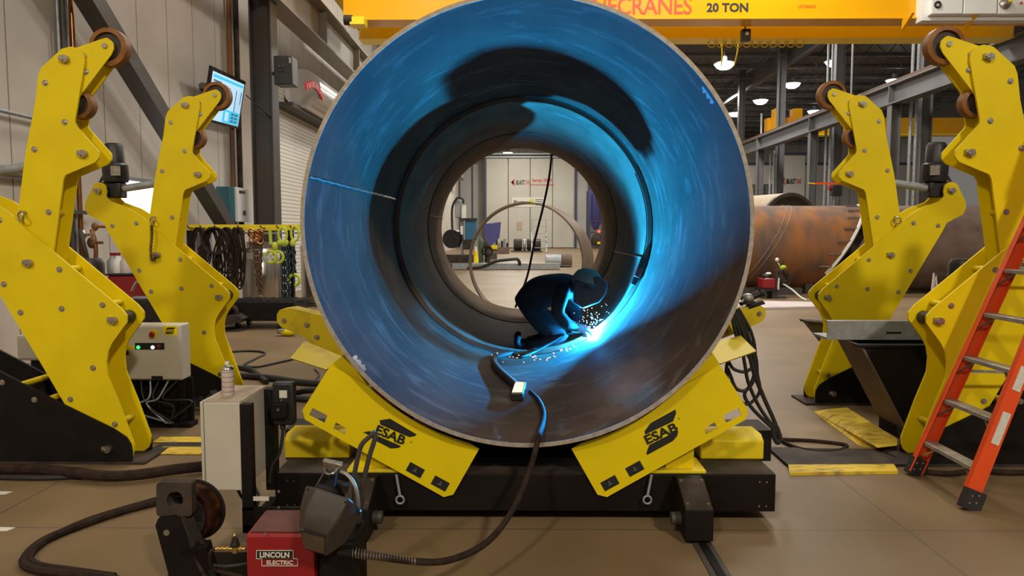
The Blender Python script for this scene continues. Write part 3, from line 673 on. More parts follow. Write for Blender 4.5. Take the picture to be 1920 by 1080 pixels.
# rolling stair
t = thing('rolling_stair', fl(1011, 471), 'light grey rolling step frame in front of the booth', 'step ladder')
p0, p1 = at(997, 472, 60), at(1024, 412, 60)
for x in (p0.x, p1.x):
    MB().bar((x, 60, .02), (x, 60, p1.z), .07, .07).build('upright', 'galv', t)
    MB().bar((x, 58.8, .02), (x, 60, p1.z * .62), .07, .07).build('leg', 'galv', t)
for k in range(5): z = .4 + k * (p1.z - .4) / 4; MB().bar((p0.x, 60 - (.9 - k * .2 if k < 4 else 0), z), (p1.x, 60 - (.9 - k * .2 if k < 4 else 0), z), .2 if k < 3 else .06, .05).build('step', 'galv', t)
# two half shells on the floor
def shell(u0, u1, vt, vb, d, name, m, lab, openr=False):
    p0, p1 = at(u0, vb, d), at(u1, vt, d); r = p1.z / 1.6
    b = MB(); n = 22; vs = []; fs = []
    for j in range(n + 1):
        a = R(-35) + R(250) * j / n
        for rr, x in ((r, p0.x), (r, p1.x), (r - .04, p1.x), (r - .04, p0.x)): vs.append((x, d + rr * math.cos(a), r * .6 + rr * math.sin(a)))
    for j in range(n):
        o = j * 4; e = o + 4
        for i in range(4): fs.append([o + i, o + (i + 1) % 4, e + (i + 1) % 4, e + i])
    fs += [[0, 3, 2, 1], [n * 4, n * 4 + 1, n * 4 + 2, n * 4 + 3]]
    b.add(vs, fs); return tag(b.build(name, m), lab, 'steel shell')
shell(1023, 1052, 477, 497, 36, 'curved_shell', 'galv', 'short pale rolled shell lying on the floor beyond the pipe')
shell(1053, 1072, 476, 497, 37, 'curved_shell', 'plate', 'dark rolled shell lying next to the pale one, beside the hoop')
p0, p1 = at(1020, 499, 34.5), at(1072, 496, 34.5); tag(MB().box((p0.x, 34.5, 0), (p1.x, 35.2, .08)).build('floor_plate', 'dusty'), 'dark plate lying in front of the rolled shells', 'plate')
# hoop: rolled band standing on the floor just past the pipe, broad on one side
d = 13.6; c = at(985, 500, d); rr = at(1097, 500, d).x - c.x; n = 72; vs = []; fs = []
zc = rr
yaw = Matrix.Rotation(R(-17), 3, 'Z')
for j in range(n + 1):
    a = R(-78) + R(335) * j / n; f = .5 + .5 * math.cos(a - R(-8)); wd = .10 + .85 * f ** 1.4
    for r_, y in ((rr, -.05), (rr, wd - .05), (rr - .03, wd - .05), (rr - .03, -.05)):
        vs.append(Vector((c.x, d, zc)) + yaw @ Vector((r_ * math.cos(a), y, r_ * math.sin(a))))
for j in range(n):
    for i in range(4): fs.append([j * 4 + i, j * 4 + (i + 1) % 4, j * 4 + 4 + (i + 1) % 4, j * 4 + 4 + i])
fs += [[0, 3, 2, 1], [n * 4, n * 4 + 1, n * 4 + 2, n * 4 + 3]]
b = MB().add(vs, fs)
tag(b.build('rolled_hoop', 'ring'), 'thin brown steel hoop standing on the floor behind the welder', 'steel hoop')

# ================================================================== THE PIPE
MOUTH, END = 4.0, 10.6
def pr(ang, r, y): return Vector((PX + r * math.cos(R(ang)), y, PZ + r * math.sin(R(ang))))
t = thing('steel_pipe', (PX, MOUTH, PZ - PR), 'huge dark rolled steel pipe, lit blue inside by the welding arc', 'steel pipe')
t.location = (PX, MOUTH, PZ); WM[t] = Matrix.Translation(Vector((PX, MOUTH, PZ)))
def can(y0, y1, ri, ro, bev): return [(ri, y0 + bev), (ri + bev * .3, y0), (ro, y0), (ro, y1), (ri, y1)]
PI_ = PR - .021                       # inner radius of the first length
o1 = MB().lathe(can(MOUTH, SEAM, PI_, PR, .012), (PX, 0, PZ), (0, 1, 0), 160, True).build('pipe_length', 'pipe', t)
o2 = MB().lathe(can(SEAM, 9.05, PI_ - .050, PR, .012), (PX, 0, PZ), (0, 1, 0), 128, True).build('pipe_length', 'pipe2', t)
o3 = MB().lathe(can(9.05, END, PI_ - .060, PR, .012), (PX, 0, PZ), (0, 1, 0), 128, True).build('pipe_length', 'pipe2', t)
MB().lathe([(PI_ - .001, MOUTH - .003), (PR + .0005, MOUTH - .003), (PR + .0005, MOUTH + .02), (PR - .003, MOUTH + .02), (PR - .003, MOUTH + .002), (PI_ - .001, MOUTH + .002)], (PX, 0, PZ), (0, 1, 0), 160, True).build('ground_edge', mat('ground_steel_edge', (.40, .345, .28), .5, .2, .2, 30.), t)
def ringweld(y, r, tk): return MB().torus((PX, y, PZ), (0, 1, 0), r, tk, 140, 6)
ringweld(9.04, PI_ - .054, .010).build('weld_bead', 'plate', t)
ringweld(SEAM - .004, PI_ - .004, .007).build('weld_bead', 'dusty', t)
def longweld(ang, y0, y1, r): 
    return MB().tube([pr(ang + .12 * math.sin(k * 2.1), r, y0 + (y1 - y0) * k / 40) for k in range(41)], .009, 6)
longweld(167.5, MOUTH + .01, SEAM - .02, PI_ - .001).build('weld_bead', 'steel', t)
longweld(172, 9.1, END - .02, PI_ - .060).build('weld_bead', 'plate', t)
longweld(-14, SEAM + .02, 9.0, PI_ - .050).build('weld_bead', 'plate', t)
# ground patches near the mouth
def patch(a0, a1, y0, y1, m):
    b = MB(); n = 8; vs = []; fs = []
    for j in range(n + 1):
        a = a0 + (a1 - a0) * j / n
        for y in (y0, y1 + .03 * math.sin(j * 2.3)): vs.append(pr(a, PI_ - .0012, y))
    for j in range(n): fs.append([2 * j, 2 * j + 1, 2 * j + 3, 2 * j + 2])
    return b.add(vs, fs).build('ground_patch', m, t)
patch(217.2, 222.0, MOUTH + .01, MOUTH + .09, 'bright'); patch(33, 38, MOUTH + .05, MOUTH + .10, 'galv')
# magnetic clamp on the seam with its thin lead
q = pr(-21, PI_ - .058, SEAM - .02)
tt = thing('magnet_clamp', q, 'small black and red clamp stuck on the seam right of the welder', 'clamp')
tan = Vector((math.sin(R(21)), 0, math.cos(R(21))))
MB().bar(q - tan * .05, q + tan * .05, .05, .05, (0, 1, 0)).build('body', 'red', tt, bevel=.006)
MB().bar(q + tan * .05, q + tan * .14, .05, .04, (0, 1, 0)).build('jaw', 'blackp', tt, bevel=.006); MB().bar(q - tan * .05, q - tan * .13, .05, .04, (0, 1, 0)).build('jaw', 'blackp', tt, bevel=.006)
b = MB().tube([pr(-14 + 40 * k / 30, PI_ - .057, SEAM - .012) for k in range(31)], .006, 6)
tag(b.build('thin_lead', 'rubber'), 'thin dark lead running up the seam above the clamp', 'cable')
# cable hanging at the far mouth of the pipe
pA, pB = at(1035, 282, END + .06), at(966, 577, END + .06)
b = MB().tube(curve([pA, at(1030, 330, END + .07), at(1019, 385, END + .07), at(1003, 450, END + .07), at(988, 520, END + .07), pB]), .016)
b.ball(pA + Vector((-.02, 0, .02)), .06, (1.8, .8, .6), 10, 6)
tag(b.build('hanging_cable', 'rubber'), 'long black cable hanging across the far mouth of the pipe', 'cable')

# ================================================================== THE WELDER
def skin(name, m, verts, edges, radii, parent, sub=2, root=0):
    me = bpy.data.meshes.new(name); o = bpy.data.objects.new(name, me); col.objects.link(o)
    if parent:
        inv = wm(parent).inverted(); o.parent = parent; WM[o] = wm(parent).copy()
    else: inv = Matrix()
    me.from_pydata([tuple(inv @ Vector(v)) for v in verts], edges, [])
    md = o.modifiers.new('skin', 'SKIN'); md.use_smooth_shade = True
    for i, sv in enumerate(me.skin_vertices[0].data):
        rr = radii[i]; sv.radius = (rr, rr) if not isinstance(rr, tuple) else rr
        sv.use_root = (i == root)
    s2 = o.modifiers.new('sub', 'SUBSURF'); s2.levels = sub; s2.render_levels = sub
    bpy.context.view_layer.update(); dg = bpy.context.evaluated_depsgraph_get()
    me2 = bpy.data.meshes.new_from_object(o.evaluated_get(dg)); o.modifiers.clear(); o.data = me2; bpy.data.meshes.remove(me)
    me2.name = name; me2.materials.clear(); me2.materials.append(M[m]); me2.shade_smooth(); return o
wt = thing('person', (.25, 7.1, .50), 'welder in a navy jacket, mask and cap crouching inside the pipe over a bright arc', 'person')
JV = [(.115, 7.15, .80), (.10, 7.12, .97), (.20, 7.03, 1.10), (.36, 6.92, 1.15), (.47, 6.85, 1.15), (.56, 6.78, 1.14), (.64, 6.72, 1.12),
      (.40, 6.78, 1.10), (.35, 6.72, .91), (.44, 6.76, .81), (.555, 6.85, .755),
      (.49, 7.12, 1.13), (.52, 7.19, .93), (.56, 7.10, .82), (.60, 7.0, .77)]
JE = [(0, 1), (1, 2), (2, 3), (3, 4), (4, 5), (5, 6), (3, 7), (7, 8), (8, 9), (9, 10), (3, 11), (11, 12), (12, 13), (13, 14)]
JR = [.135, .16, .175, .165, .10, .065, .095, .085, .07, .06, .045, .135, .09, .065, .045]
LV = [(.24, 7.02, .775), (.47, 6.99, .69), (.34, 7.0, .612), (.18, 7.02, .565), (.07, 7.02, .55),
      (.24, 7.28, .785), (.46, 7.33, .72), (.33, 7.33, .625), (.18, 7.32, .575), (.07, 7.32, .56)]
LE = [(0, 15), (15, 16), (16, 17), (17, 18), (18, 19), (0, 20), (20, 21), (21, 22), (22, 23), (23, 24)]
body = skin('body', 'jacket', JV + LV, JE + LE, JR + [.115, .078, .07, .058, .05] * 2, wt, 2, 0)
# boots
for y, nm in ((7.02, 0), (7.34, 1)):
    skin('boot', 'trousers', [(.10, y, .555), (.04, y, .54), (.0, y, .565), (-.02, y, .62), (.02, y, .66)], [(0, 1), (1, 2), (2, 3), (3, 4)], [.05, .05, .045, .04, .03], wt, 2)
# collar and shirt edge
MB().torus((.575, 6.79, 1.125), (1, -.3, -.15), .068, .02, 20, 8).build('collar', 'trousers', wt)
HY = 6.69                             # the head leans out over the seam
# head under the mask
hc = at(1101, 536, HY); tilt = Matrix.Rotation(R(24), 3, 'Y')
hd = MB().ball(hc, .105, (1, .82, 1.12), 20, 12, tilt)
hd.ball(hc + tilt @ Vector((.105, 0, -.01)), .02, (1, .7, 1.2), 8, 6, tilt)                       # nose
for s in (-1, 1):
    hd.ball(hc + tilt @ Vector((-.01, s * .088, -.005)), .025, (.7, .4, 1.1), 8, 6, tilt)           # ears
    hd.ball(hc + tilt @ Vector((.090, s * .033, .018)), .012, (1, 1, 1), 8, 6, tilt)                # eyes
hd.ball(hc + tilt @ Vector((.092, 0, -.055)), .022, (.5, 1.2, .4), 8, 6, tilt)                      # mouth
hd.build('head', 'skin', wt)
# cap with a rounded crown and short back flap
b = MB(); c0 = hc + Vector((-.005, 0, .035)); capt = Matrix.Rotation(R(14), 3, 'Y')
vs = []; fs = []; n = 24
prof = [(.0, .125), (.055, .118), (.10, .085), (.122, .04), (.126, .0), (.124, -.03)]
for r_, h in prof:
    for j in range(n): q = 2 * math.pi * j / n; vs.append(c0 + capt @ Vector((r_ * math.cos(q) * 1.08, r_ * math.sin(q) * .92, h)))
for i in range(len(prof) - 1):
    for j in range(n): fs.append([i * n + j, i * n + (j + 1) % n, (i + 1) * n + (j + 1) % n, (i + 1) * n + j])
b.add(vs, fs).build('welding_cap', 'cap', wt)
MB().torus(c0 + capt @ Vector((0, 0, -.012)), capt @ Vector((0, 0, 1)), .122, .012, 24, 6).build('head_band', 'mask', wt)
# mask: faceted shell drawn round the face, open at the back
def ringpts(x, hy, z0, z1, ch):
    return [Vector((x[0], s_y * (hy - (ch if k in (0, 3) else 0)), zz)) for k, (s_y, zz) in enumerate(())]
prof = [(at(1076, 524, HY), .095), (at(1120, 516, HY), .115), (at(1139, 530, HY), .105), (at(1134, 550, HY), .095), (at(1122, 566, HY), .08), (at(1092, 578, HY), .065), (at(1074, 566, HY), .075)]
vs = []; fs = []; k = len(prof)
for sgn in (-1, 1):
    for p, hy in prof: vs.append((p.x, HY + sgn * hy, p.z))
fs = [list(range(k)), list(range(2 * k - 1, k - 1, -1))] + [[i, (i + 1) % k, k + (i + 1) % k, k + i] for i in range(k)]
MB().add(vs, fs).build('welding_mask', 'mask', wt, bevel=.018)
pp = at(1137.5, 540, HY); p2 = at(1139.5, 531, HY); n1 = Vector((1, 0, -.25)).normalized()
MB().bar(pp + Vector((-.004, 0, -.03)), p2 + Vector((.004, 0, 0)), .12, .012, n1).build('shade_window', 'lensm', wt, bevel=.004)
for sgn in (-1,): MB().cyl((hc.x - .02, HY + sgn * .10, hc.z + .01), (hc.x - .02, HY + sgn * .125, hc.z + .01), .022).build('pivot_knob', 'blackp', wt)
# gloves with five fingers
def glove(wrist, palm, nrm, curl, name, parent, sgn=1):
    wrist, palm = Vector(wrist), Vector(palm); d = (palm - wrist).normalized(); nrm = Vector(nrm); nrm = (nrm - d * nrm.dot(d)).normalized(); sd = d.cross(nrm) * sgn
    vs = [wrist - d * .05, wrist, palm]; es = [(0, 1), (1, 2)]; rs = [.052, .044, (.046, .028)]
    for k, (off, ln) in enumerate(((-.036, .062), (-.012, .075), (.012, .080), (.036, .070))):
        b0 = palm + sd * off + d * .035; i0 = len(vs); p = b0; vs.append(p); rs.append(.0125); es.append((2, i0)); a = curl * .5
        for s_ in range(3):
            dr = d * math.cos(R(a)) - nrm * math.sin(R(a)); p = p + dr * ln * (.42, .33, .27)[s_]; vs.append(p); rs.append((.0115, .0105, .0085)[s_]); es.append((i0 + s_, i0 + s_ + 1)); a += curl * (.9 + .06 * k)
    i0 = len(vs); p = palm + sd * .045 - d * .012; vs.append(p); rs.append(.016); es.append((2, i0))
    for s_, (q, ln) in enumerate(((25, .035), (55, .032))):
        dr = (d * .75 + sd * .5).normalized() * math.cos(R(q)) - nrm * math.sin(R(q)); p = p + dr * ln; vs.append(p); rs.append((.014, .011)[s_]); es.append((i0 + s_, i0 + s_ + 1))
    return skin(name, 'leather', vs, es, rs, parent, 1, 1)
glove((.545, 6.86, .755), (.615, 6.87, .745), (0, -.5, .9), 38, 'glove', wt, 1)
glove((.55, 7.01, .755), (.605, 6.955, .735), (-.2, -.4, .9), 38, 'glove', wt, -1)
# torch in the gloves, with its cable running back down the bore
tt = thing('welding_torch', (.60, 6.93, .70), 'welding torch held in the gloves, nozzle at the arc', 'welding torch')
tip = ARC + Vector((-.02, .02, .022))
MB().tube(curve([(.50, 6.93, .715), (.58, 6.91, .725), (.635, 6.895, .74), (.665, 6.88, .735), tip + Vector((-.012, .012, .02))]), [.018] * 12 + [.016] * 12 + [.013] * 9, 10).build('neck', 'brass', tt)
MB().cyl((.46, 6.94, .70), (.575, 6.915, .722), .021).build('handle', 'blackp', tt)
MB().cyl(tip + Vector((-.03, .02, .03)), tip, .014, .010).build('nozzle', 'copper', tt)
CABLE = [(.46, 6.94, .70), (.30, 6.93, .60), (.16, 6.86, .535), (.02, 6.74, .503)]
# glare of the arc and flying sparks
tag(MB().ball(ARC + Vector((.012, .012, -.015)), .016, (1, 1, 1), 12, 8).build('arc_flame', 'arc'), 'dazzling white welding arc where torch meets seam', 'welding arc')
b = MB()
for i in range(120):
    a = random.gauss(80, 26); rr = abs(random.gauss(.0, .14)) + .03; yy = random.uniform(-.12, .06)
    p = ARC + Vector((rr * math.cos(R(a)) - .0, yy, rr * math.sin(R(a)))); s_ = random.uniform(.0018, .004)
    if (p.x - PX) ** 2 + (p.z - PZ) ** 2 > (PI_ - .065) ** 2: continue
    b.ball(p, s_, (1, 1, 1), 6, 4)
for i in range(42):
    a = random.uniform(-104, -66); y = SEAM - abs(random.gauss(0, .18)) - .02; b.ball(pr(a, PI_ - .008, y), random.uniform(.003, .006), (1.5, 1, .8), 6, 4)
tag(b.build('welding_sparks', 'spark'), 'orange sparks spraying up from the arc and glowing along the seam', 'sparks', kind='stuff')

# ================================================================== ROLLER BED UNDER THE MOUTH
bed = thing('roller_bed', (PX, 4.25, 0), 'black roller bed with yellow slanted covers carrying the mouth of the pipe', 'roller bed')
BX0, BX1 = at(515, 900, 4.1).x, at(1455, 900, 4.1).x
MB().box((BX0, 4.1, .067), (BX1, 4.41, .283)).build('crossbeam', mat('bed_black', (.007, .005, .004), .55, 0, 0, 3., c2=(.013, .010, .008), spec=.15), bed, bevel=.006)
MB().box((BX0 + .002, 4.102, .2835), (BX1 - .002, 4.408, .285)).build('beam_top_dust', 'dusty', bed, flat=True)
MB().box((-1.62, 5.03, .067), (1.75, 5.33, .283)).build('crossbeam', 'black', bed, bevel=.006)
MB().box((-1.62, 5.03, .2835), (1.75, 5.33, .285)).build('beam_top_dust', 'dusty', bed, flat=True)
for x in (-.62, .52): MB().box((x, 4.3, .10), (x + .18, 5.1, .27)).build('side_member', 'black', bed)
MB().box((-.9, 4.6, .06), (.99, 4.66, .33)).build('drip_plate', 'black', bed)
for sx in (-1, 1):
    def mx(q): return PX + sx * q
    qa, qb = .835, .985                # wheel housing that straddles the floor rail
    prf = [(3.8, .02), (3.8, .19), (4.02, .283), (4.095, .283), (4.095, .02)]
    h = MB().prism([(mx(qa), y, z) for y, z in prf], (sx * (qb - qa), 0, 0)).build('wheel_housing', 'black', bed, bevel=.006)
    MB().prism([(mx(qa + .004), 3.802, .1915), (mx(qb - .004), 3.802, .1915), (mx(qb - .004), 4.02, .2845), (mx(qa + .004), 4.02, .2845)], (0, 0, .002)).build('housing_lid', 'dusty', h, flat=True)
    MB().cyl((mx(qa - .05), 3.92, .10), (mx(qa), 3.92, .10), .035).build('wheel_axle', 'darksteel', h)
    MB().cyl((mx(qa + .03), 3.95, .095), (mx(qb - .03), 3.95, .095), .095).build('rail_wheel', 'darksteel', h)
    b = MB()
    for u in (qa + .02, qb - .02): b.cyl((mx(u), 4.0, .276), (mx(u), 4.0, .286), .008, n=8).cyl((mx(u), 3.84, .205), (mx(u), 3.84, .214), .008, n=8)
    b.build('lid_screws', 'steel', h)
    b = MB()
    for z in (.10, .24):
        for u in (1.32, 1.36): b.cyl((mx(u), 4.098, z), (mx(u), 4.1, z), .005, n=8)
    b.build('end_screws', 'steel', bed)
    # yellow foot and gussets
    MB().box((min(mx(.60), mx(1.02)), 4.105, .285), (max(mx(.60), mx(1.02)), 4.36, .303)).build('foot_plate', 'yellow2', bed, bevel=.004)
    MB().box((min(mx(.80), mx(.96)), 4.16, .303), (max(mx(.80), mx(.96)), 4.34, .62)).build('pedestal', 'yellow', bed)
    MB().prism([(mx(.80), 4.2, .303), (mx(.68), 4.2, .303), (mx(.80), 4.2, .50)], (0, .02, 0)).build('gusset', 'yellow', bed, flat=True)
    MB().prism([(mx(.80), 4.3, .303), (mx(.62), 4.3, .303), (mx(.80), 4.3, .50)], (0, .02, 0)).build('gusset', 'yellow', bed, flat=True)
    # supporting roller behind the cover
    ra = R(-90 + sx * 37); rc = Vector((PX + (PR + .171) * math.cos(ra), 4.45, PZ + (PR + .171) * math.sin(ra)))
    MB().lathe([(.0, 0), (.13, 0), (.168, .02), (.168, .18), (.13, .2), (0, .2)], rc + Vector((0, -.1, 0)), (0, 1, 0), 28).build('support_roller', 'tyre', bed)
    # gearbox cover
    u0, u1 = (533, 655) if sx < 0 else (1313, 1433)
    a, c = at(u0, 868, 4.37), at(u1, 824, 4.37); x0_, x1_ = a.x, c.x; zt = .43; zf = c.z
    sl = .04
    xs0, xs1 = (x0_, x1_) if sx < 0 else (x1_, x0_)
    MB().prism([(xs0, 4.37, .286), (xs0, 4.37, zf - .01), (xs0, 4.42, zt), (xs0, 4.60, zt), (xs0, 4.60, .286)], (xs1 - xs0, 0, 0)).build('gearbox_cover', 'yellow2', bed, bevel=.008)
    # swing arm with bolts and the bent guard above the cover
    if sx < 0: arm_px = [(519, 590), (524, 581), (545, 578), (596, 590), (640, 600), (660, 660), (640, 668), (596, 655), (572, 634), (528, 614), (519, 604)]
    else: arm_px = [(1385, 580), (1425, 572), (1435, 579), (1436, 592), (1428, 604), (1372, 628), (1340, 640), (1335, 600)]
    dA = 5.0
    ap = pxpoly(arm_px, dA, 4)
    sa = MB().prism(ap, (0, .16, 0)).build('swing_arm', 'yellow2', bed)
    for u, v in (((532, 601), (575, 609), (594, 632)) if sx < 0 else ((1424, 588), (1362, 622))):
        p = at(u, v, dA); MB().cyl(p + Vector((0, -.008, 0)), p, .017, n=12).cyl(p + Vector((0, -.016, 0)), p, .010, n=6).build('bolt', 'steel', sa)
    gp = [(544.5, 671), (571, 639), (641, 668), (612, 693)] if sx < 0 else [(1418, 658), (1389, 629), (1335, 643), (1335, 682), (1352, 681)]
    da = 4.40
    pts = [at(u, v, da + ((693 - v) * .006 if sx < 0 else (682 - v) * .008)) for u, v in gp]
    MB().prism(pts, (0, .02, -.012)).build('guard_plate', 'yellow2', bed, flat=True)
    # inner edge plate seen under the pipe
    ip = [(620, 684), (641, 668), (665, 690), (690, 724)] if sx < 0 else [(1350, 683), (1336, 662), (1305, 694), (1280, 724)]
    MB().prism(pxpoly(ip, 4.13), (0, .15, 0)).build('inner_cover', 'yellow', bed, flat=True)
    # slanted cover plate
    dP = 4.08; cx_ = 985.
    top = []
    for k in range(17):
        f = k / 16; u = 620 + (898.6 - 620) * f; v = 684.5 + (841.5 - 684.5) * f
        du, dv = u - cx_, v - 421.; rr = math.hypot(du, dv)
        if rr < 423: u, v = cx_ + du * 423 / rr, 421 + dv * 423 / rr
        top.append((u, v))
    out = top + [(849.7, 927.5), (832, 932), (571.5, 786.5), (567, 769)]
    hol = [[(586, 764.5), (614, 779), (608, 794), (579, 779)], [(630, 792), (650, 803), (646, 816), (624, 804)]]
    m_ = (lambda q: q) if sx < 0 else (lambda q: [(2 * cx_ - u, v) for u, v in q])
    cp = MB().prism(pxpoly(m_(out), dP), (0, .012, 0), [pxpoly(m_(h_), dP) for h_ in hol]).build('cover_plate', 'yellow', bed, flat=True)
    if sx < 0:
        up = [(711.9, 788), (731.2, 785), (781.5, 814.9), (777, 818), (767, 819.5), (713, 796)]; lo = [(680.8, 810.5), (694, 808.3), (703.5, 815.5), (752, 836.5), (747, 840), (732.6, 841), (702, 825), (690, 815)]
        ta, tb = (706, 806), (759, 828); regm = (771, 829); st = [(778.6, 881.6), (825.4, 906.7)]; ux = (759 - 706, -(829.5 - 804))
    else:
        up = [(1266, 768), (1268, 774), (1262, 790), (1209.8, 815), (1208.6, 809), (1219.5, 793.6)]; lo = [(1272, 807), (1270, 817), (1262, 826.7), (1213.6, 853), (1211.7, 850), (1217.5, 834.5)]
        ta, tb = (1211, 826), (1269, 800); regm = (1273, 785); st = [(1190.3, 879), (1143.6, 906)]; ux = (1269 - 1211, 826 - 800)
    lg = MB().prism(pxpoly(up, dP - .002), (0, .003, 0)).build('logo_bar', 'text', cp, flat=True); MB().prism(pxpoly(lo, dP - .002), (0, .003, 0)).build('logo_bar', 'text', cp, flat=True)
    pa_, pb_ = at(*ta, dP - .003), at(*tb, dP - .003); U = (pb_ - pa_); wd_ = U.length
    pc_ = at(732.5, 815.5, dP - .003) if sx < 0 else at(1239.5, 812.5, dP - .003)
    text('ESAB', 'logo_text', 'text', pc_, U, Vector((0, 0, 1)), .050, cp, .003, .04, 0, 1., wid=wd_ * 1.02)
    p = at(*regm, dP - .002); MB().torus((p.x, dP - .002, p.z), (0, 1, 0), .005, .001, 12, 4).build('logo_mark', 'text', cp)
    U = U.normalized(); V = Vector((-U.z, 0, U.x))
    if V.z < 0: V = -V
    if sx < 0: U = Vector((.871, 0, -.491)); V = Vector((.491, 0, .871))
    else: U = Vector((.871, 0, .491)); V = Vector((-.491, 0, .871))
    for u, v in st:
        c_ = at(u, v, dP - .002); st_ = MB().prism([c_ - U * .047 - V * .028, c_ + U * .047 - V * .028, c_ + U * .047 + V * .028, c_ - U * .047 + V * .028], (0, .003, 0)).build('warning_sticker', 'text', cp, flat=True)
        c_ = c_ + Vector((0, -.002, 0)); MB().bar(c_ - U * .012 - V * .006, c_ + U * .010 - V * .006, .002, .004).bar(c_ - V * .008, c_ + V * .014, .002, .004).build('sticker_symbol', 'beamgrey', st_, flat=True)
    # pull ring on a rod
    u0 = 743 if sx < 0 else 1222
    ra_, rb_ = at(u0, 890, 4.10 - .03), at(750 if sx < 0 else 1214, 930, 4.06)
    MB().cyl(ra_, rb_, .008, n=10).torus(rb_ + Vector((0, 0, -.022)), (0, 1, 0), .022, .006).build('pull_ring', 'galv', bed)
for k, x in enumerate((-.93, .93)):
    b = MB(); b.box((PX + x - .05, 2.2, 0), (PX + x + .05, 12, .006)); struct(b.build('trim_8' if k == 0 else 'trim_9', 'darksteel', flat=True))
    b = MB(); b.box((PX + x - .02, 2.2, .006), (PX + x + .02, 12, .012)); struct(b.build('trim_10' if k == 0 else 'trim_11', 'black', flat=True))
# second bed deeper under the pipe, mostly hidden
bed2 = thing('roller_bed', (PX, 8.6, 0), 'second black roller bed under the middle of the pipe, mostly hidden', 'roller bed')
MB().box((-1.3, 8.4, .06), (1.4, 8.8, .28)).build('crossbeam', 'black', bed2)
for sx in (-1, 1):
    ra = R(-90 + sx * 37); rc = Vector((PX + (PR + .171) * math.cos(ra), 8.6, PZ + (PR + .171) * math.sin(ra)))
    MB().lathe([(.0, 0), (.168, 0), (.168, .2), (0, .2)], rc + Vector((0, -.1, 0)), (0, 1, 0), 28).build('support_roller', 'tyre', bed2)
    MB().box((rc.x - .1, 8.45, .28), (rc.x + .1, 8.75, rc.z)).build('pedestal', 'yellow', bed2)

# ================================================================== THE FOUR FIT-UP ARMS
NY = 5.14                             # front face of the near arms; the rear pair stands 1.86 m further
def nq(u, v, d=NY): p = at(u, v, d); return (PX - p.x, p.z)          # lateral distance from the pipe axis, height
def fq(u, v, d=NY + 1.86): return nq(u, v, d)
UP = [fq(*p, NY + 1.90) for p in [(341.7, 181.7), (354.2, 178.9), (365.3, 181.7), (372.2, 190), (373, 199.7), (358.3, 281.7), (358.9, 287.2), (391, 323.3), (391.5, 331.7), (386, 338.5), (344.4, 356), (341.2, 363), (330, 440), (322, 492), (305, 506), (284, 500), (275, 478), (275, 413.6), (279.2, 398.3), (288.9, 328.9), (304.2, 253.9), (308.3, 219.2), (312.5, 208)]]
LINK = [fq(*p, NY + 1.93) for p in [(349, 185), (394.4, 169.2), (404.2, 166.4), (412.5, 173.3), (413.3, 181.7), (409.7, 190), (371, 240), (362, 252), (352, 256), (340, 205)]]
LOW = [fq(*p, NY + 1.86) for p in [(173.6, 344.2), (186, 341.4), (195.8, 347), (198, 359.4), (196, 368), (205.6, 377.5), (239, 390), (266.7, 408), (292.5, 433.5), (419.5, 540), (428.5, 550.5), (428.5, 560.7), (407.8, 589), (402, 600.7), (399.5, 615.5), (401.2, 636.3), (418, 678)]]
LOW += [nq(*p, NY + .02) for p in [(251, 834.5), (250, 848), (246.7, 858), (232, 868), (210, 868), (192, 856), (119.4, 755)]]
LOW += [fq(*p, NY + 1.86) for p in [(298.7, 600.7), (199, 432), (192, 418), (162.5, 402.5), (157, 392.8), (157, 379), (166.7, 359.4)]]
BASE = [nq(*p) for p in [(-200, 600), (-110, 640), (0, 697), (114, 756.7), (211, 804), (236, 820.6), (244.4, 834), (246.7, 848), (246, 882), (-200, 882)]]
ROLLP = fq(404, 179, NY + 1.96); ROLLR = .132
ROLL2 = fq(362, 258, NY + 1.96)
UPB = [fq(150 + x / 3.6, 140 + y / 3.6, NY + 1.90) for x, y in ((605, 320), (700, 515), (547, 650), (615, 963))]
UPP = [fq(150 + x / 3.6, 140 + y / 3.6, NY + 1.90) for x, y in ((712, 203), (797, 672))]
LINKB = [fq(150 + x / 3.6, 140 + y / 3.6, NY + 1.93) for x, y in ((800, 188), (808, 265))]
LOWB = [fq(150 + x / 3.6, 140 + y / 3.6, NY + 1.86) for x, y in ((210, 1020), (373, 1003))] + [fq(150 + x / 3.375, 420 + y / 3.375, NY + 1.86) for x, y in ((367, 295), (443, 428), (628, 226), (636, 410), (828, 393), (780, 688))] + [nq(u, 590 + v / 3.6, NY + .02) for u, v in ((475 / 3.6, 572), (776 / 3.6, 740))]
LOWP = [fq(150 + x / 3.375, 420 + y / 3.375, NY + 1.86) for x, y in ((490, 195), (883, 463))] + [fq(183, 358, NY + 1.86)]
BASEB = [nq(u / 3.6, 590 + v / 3.6) for u, v in ((15, 457), (233, 573))] + [nq(u / 3.6, 590 + v / 3.6) for u, v in ((618, 1035), (857, 1035), (380, 1030), (140, 1030))]
BASEP = [nq(735 / 3.6, 590 + 905 / 3.6)]
RINGP = fq(150 + 485 / 3.6, 140 + 985 / 3.6, NY + 1.86)
bolt_src = None; pin_src = None
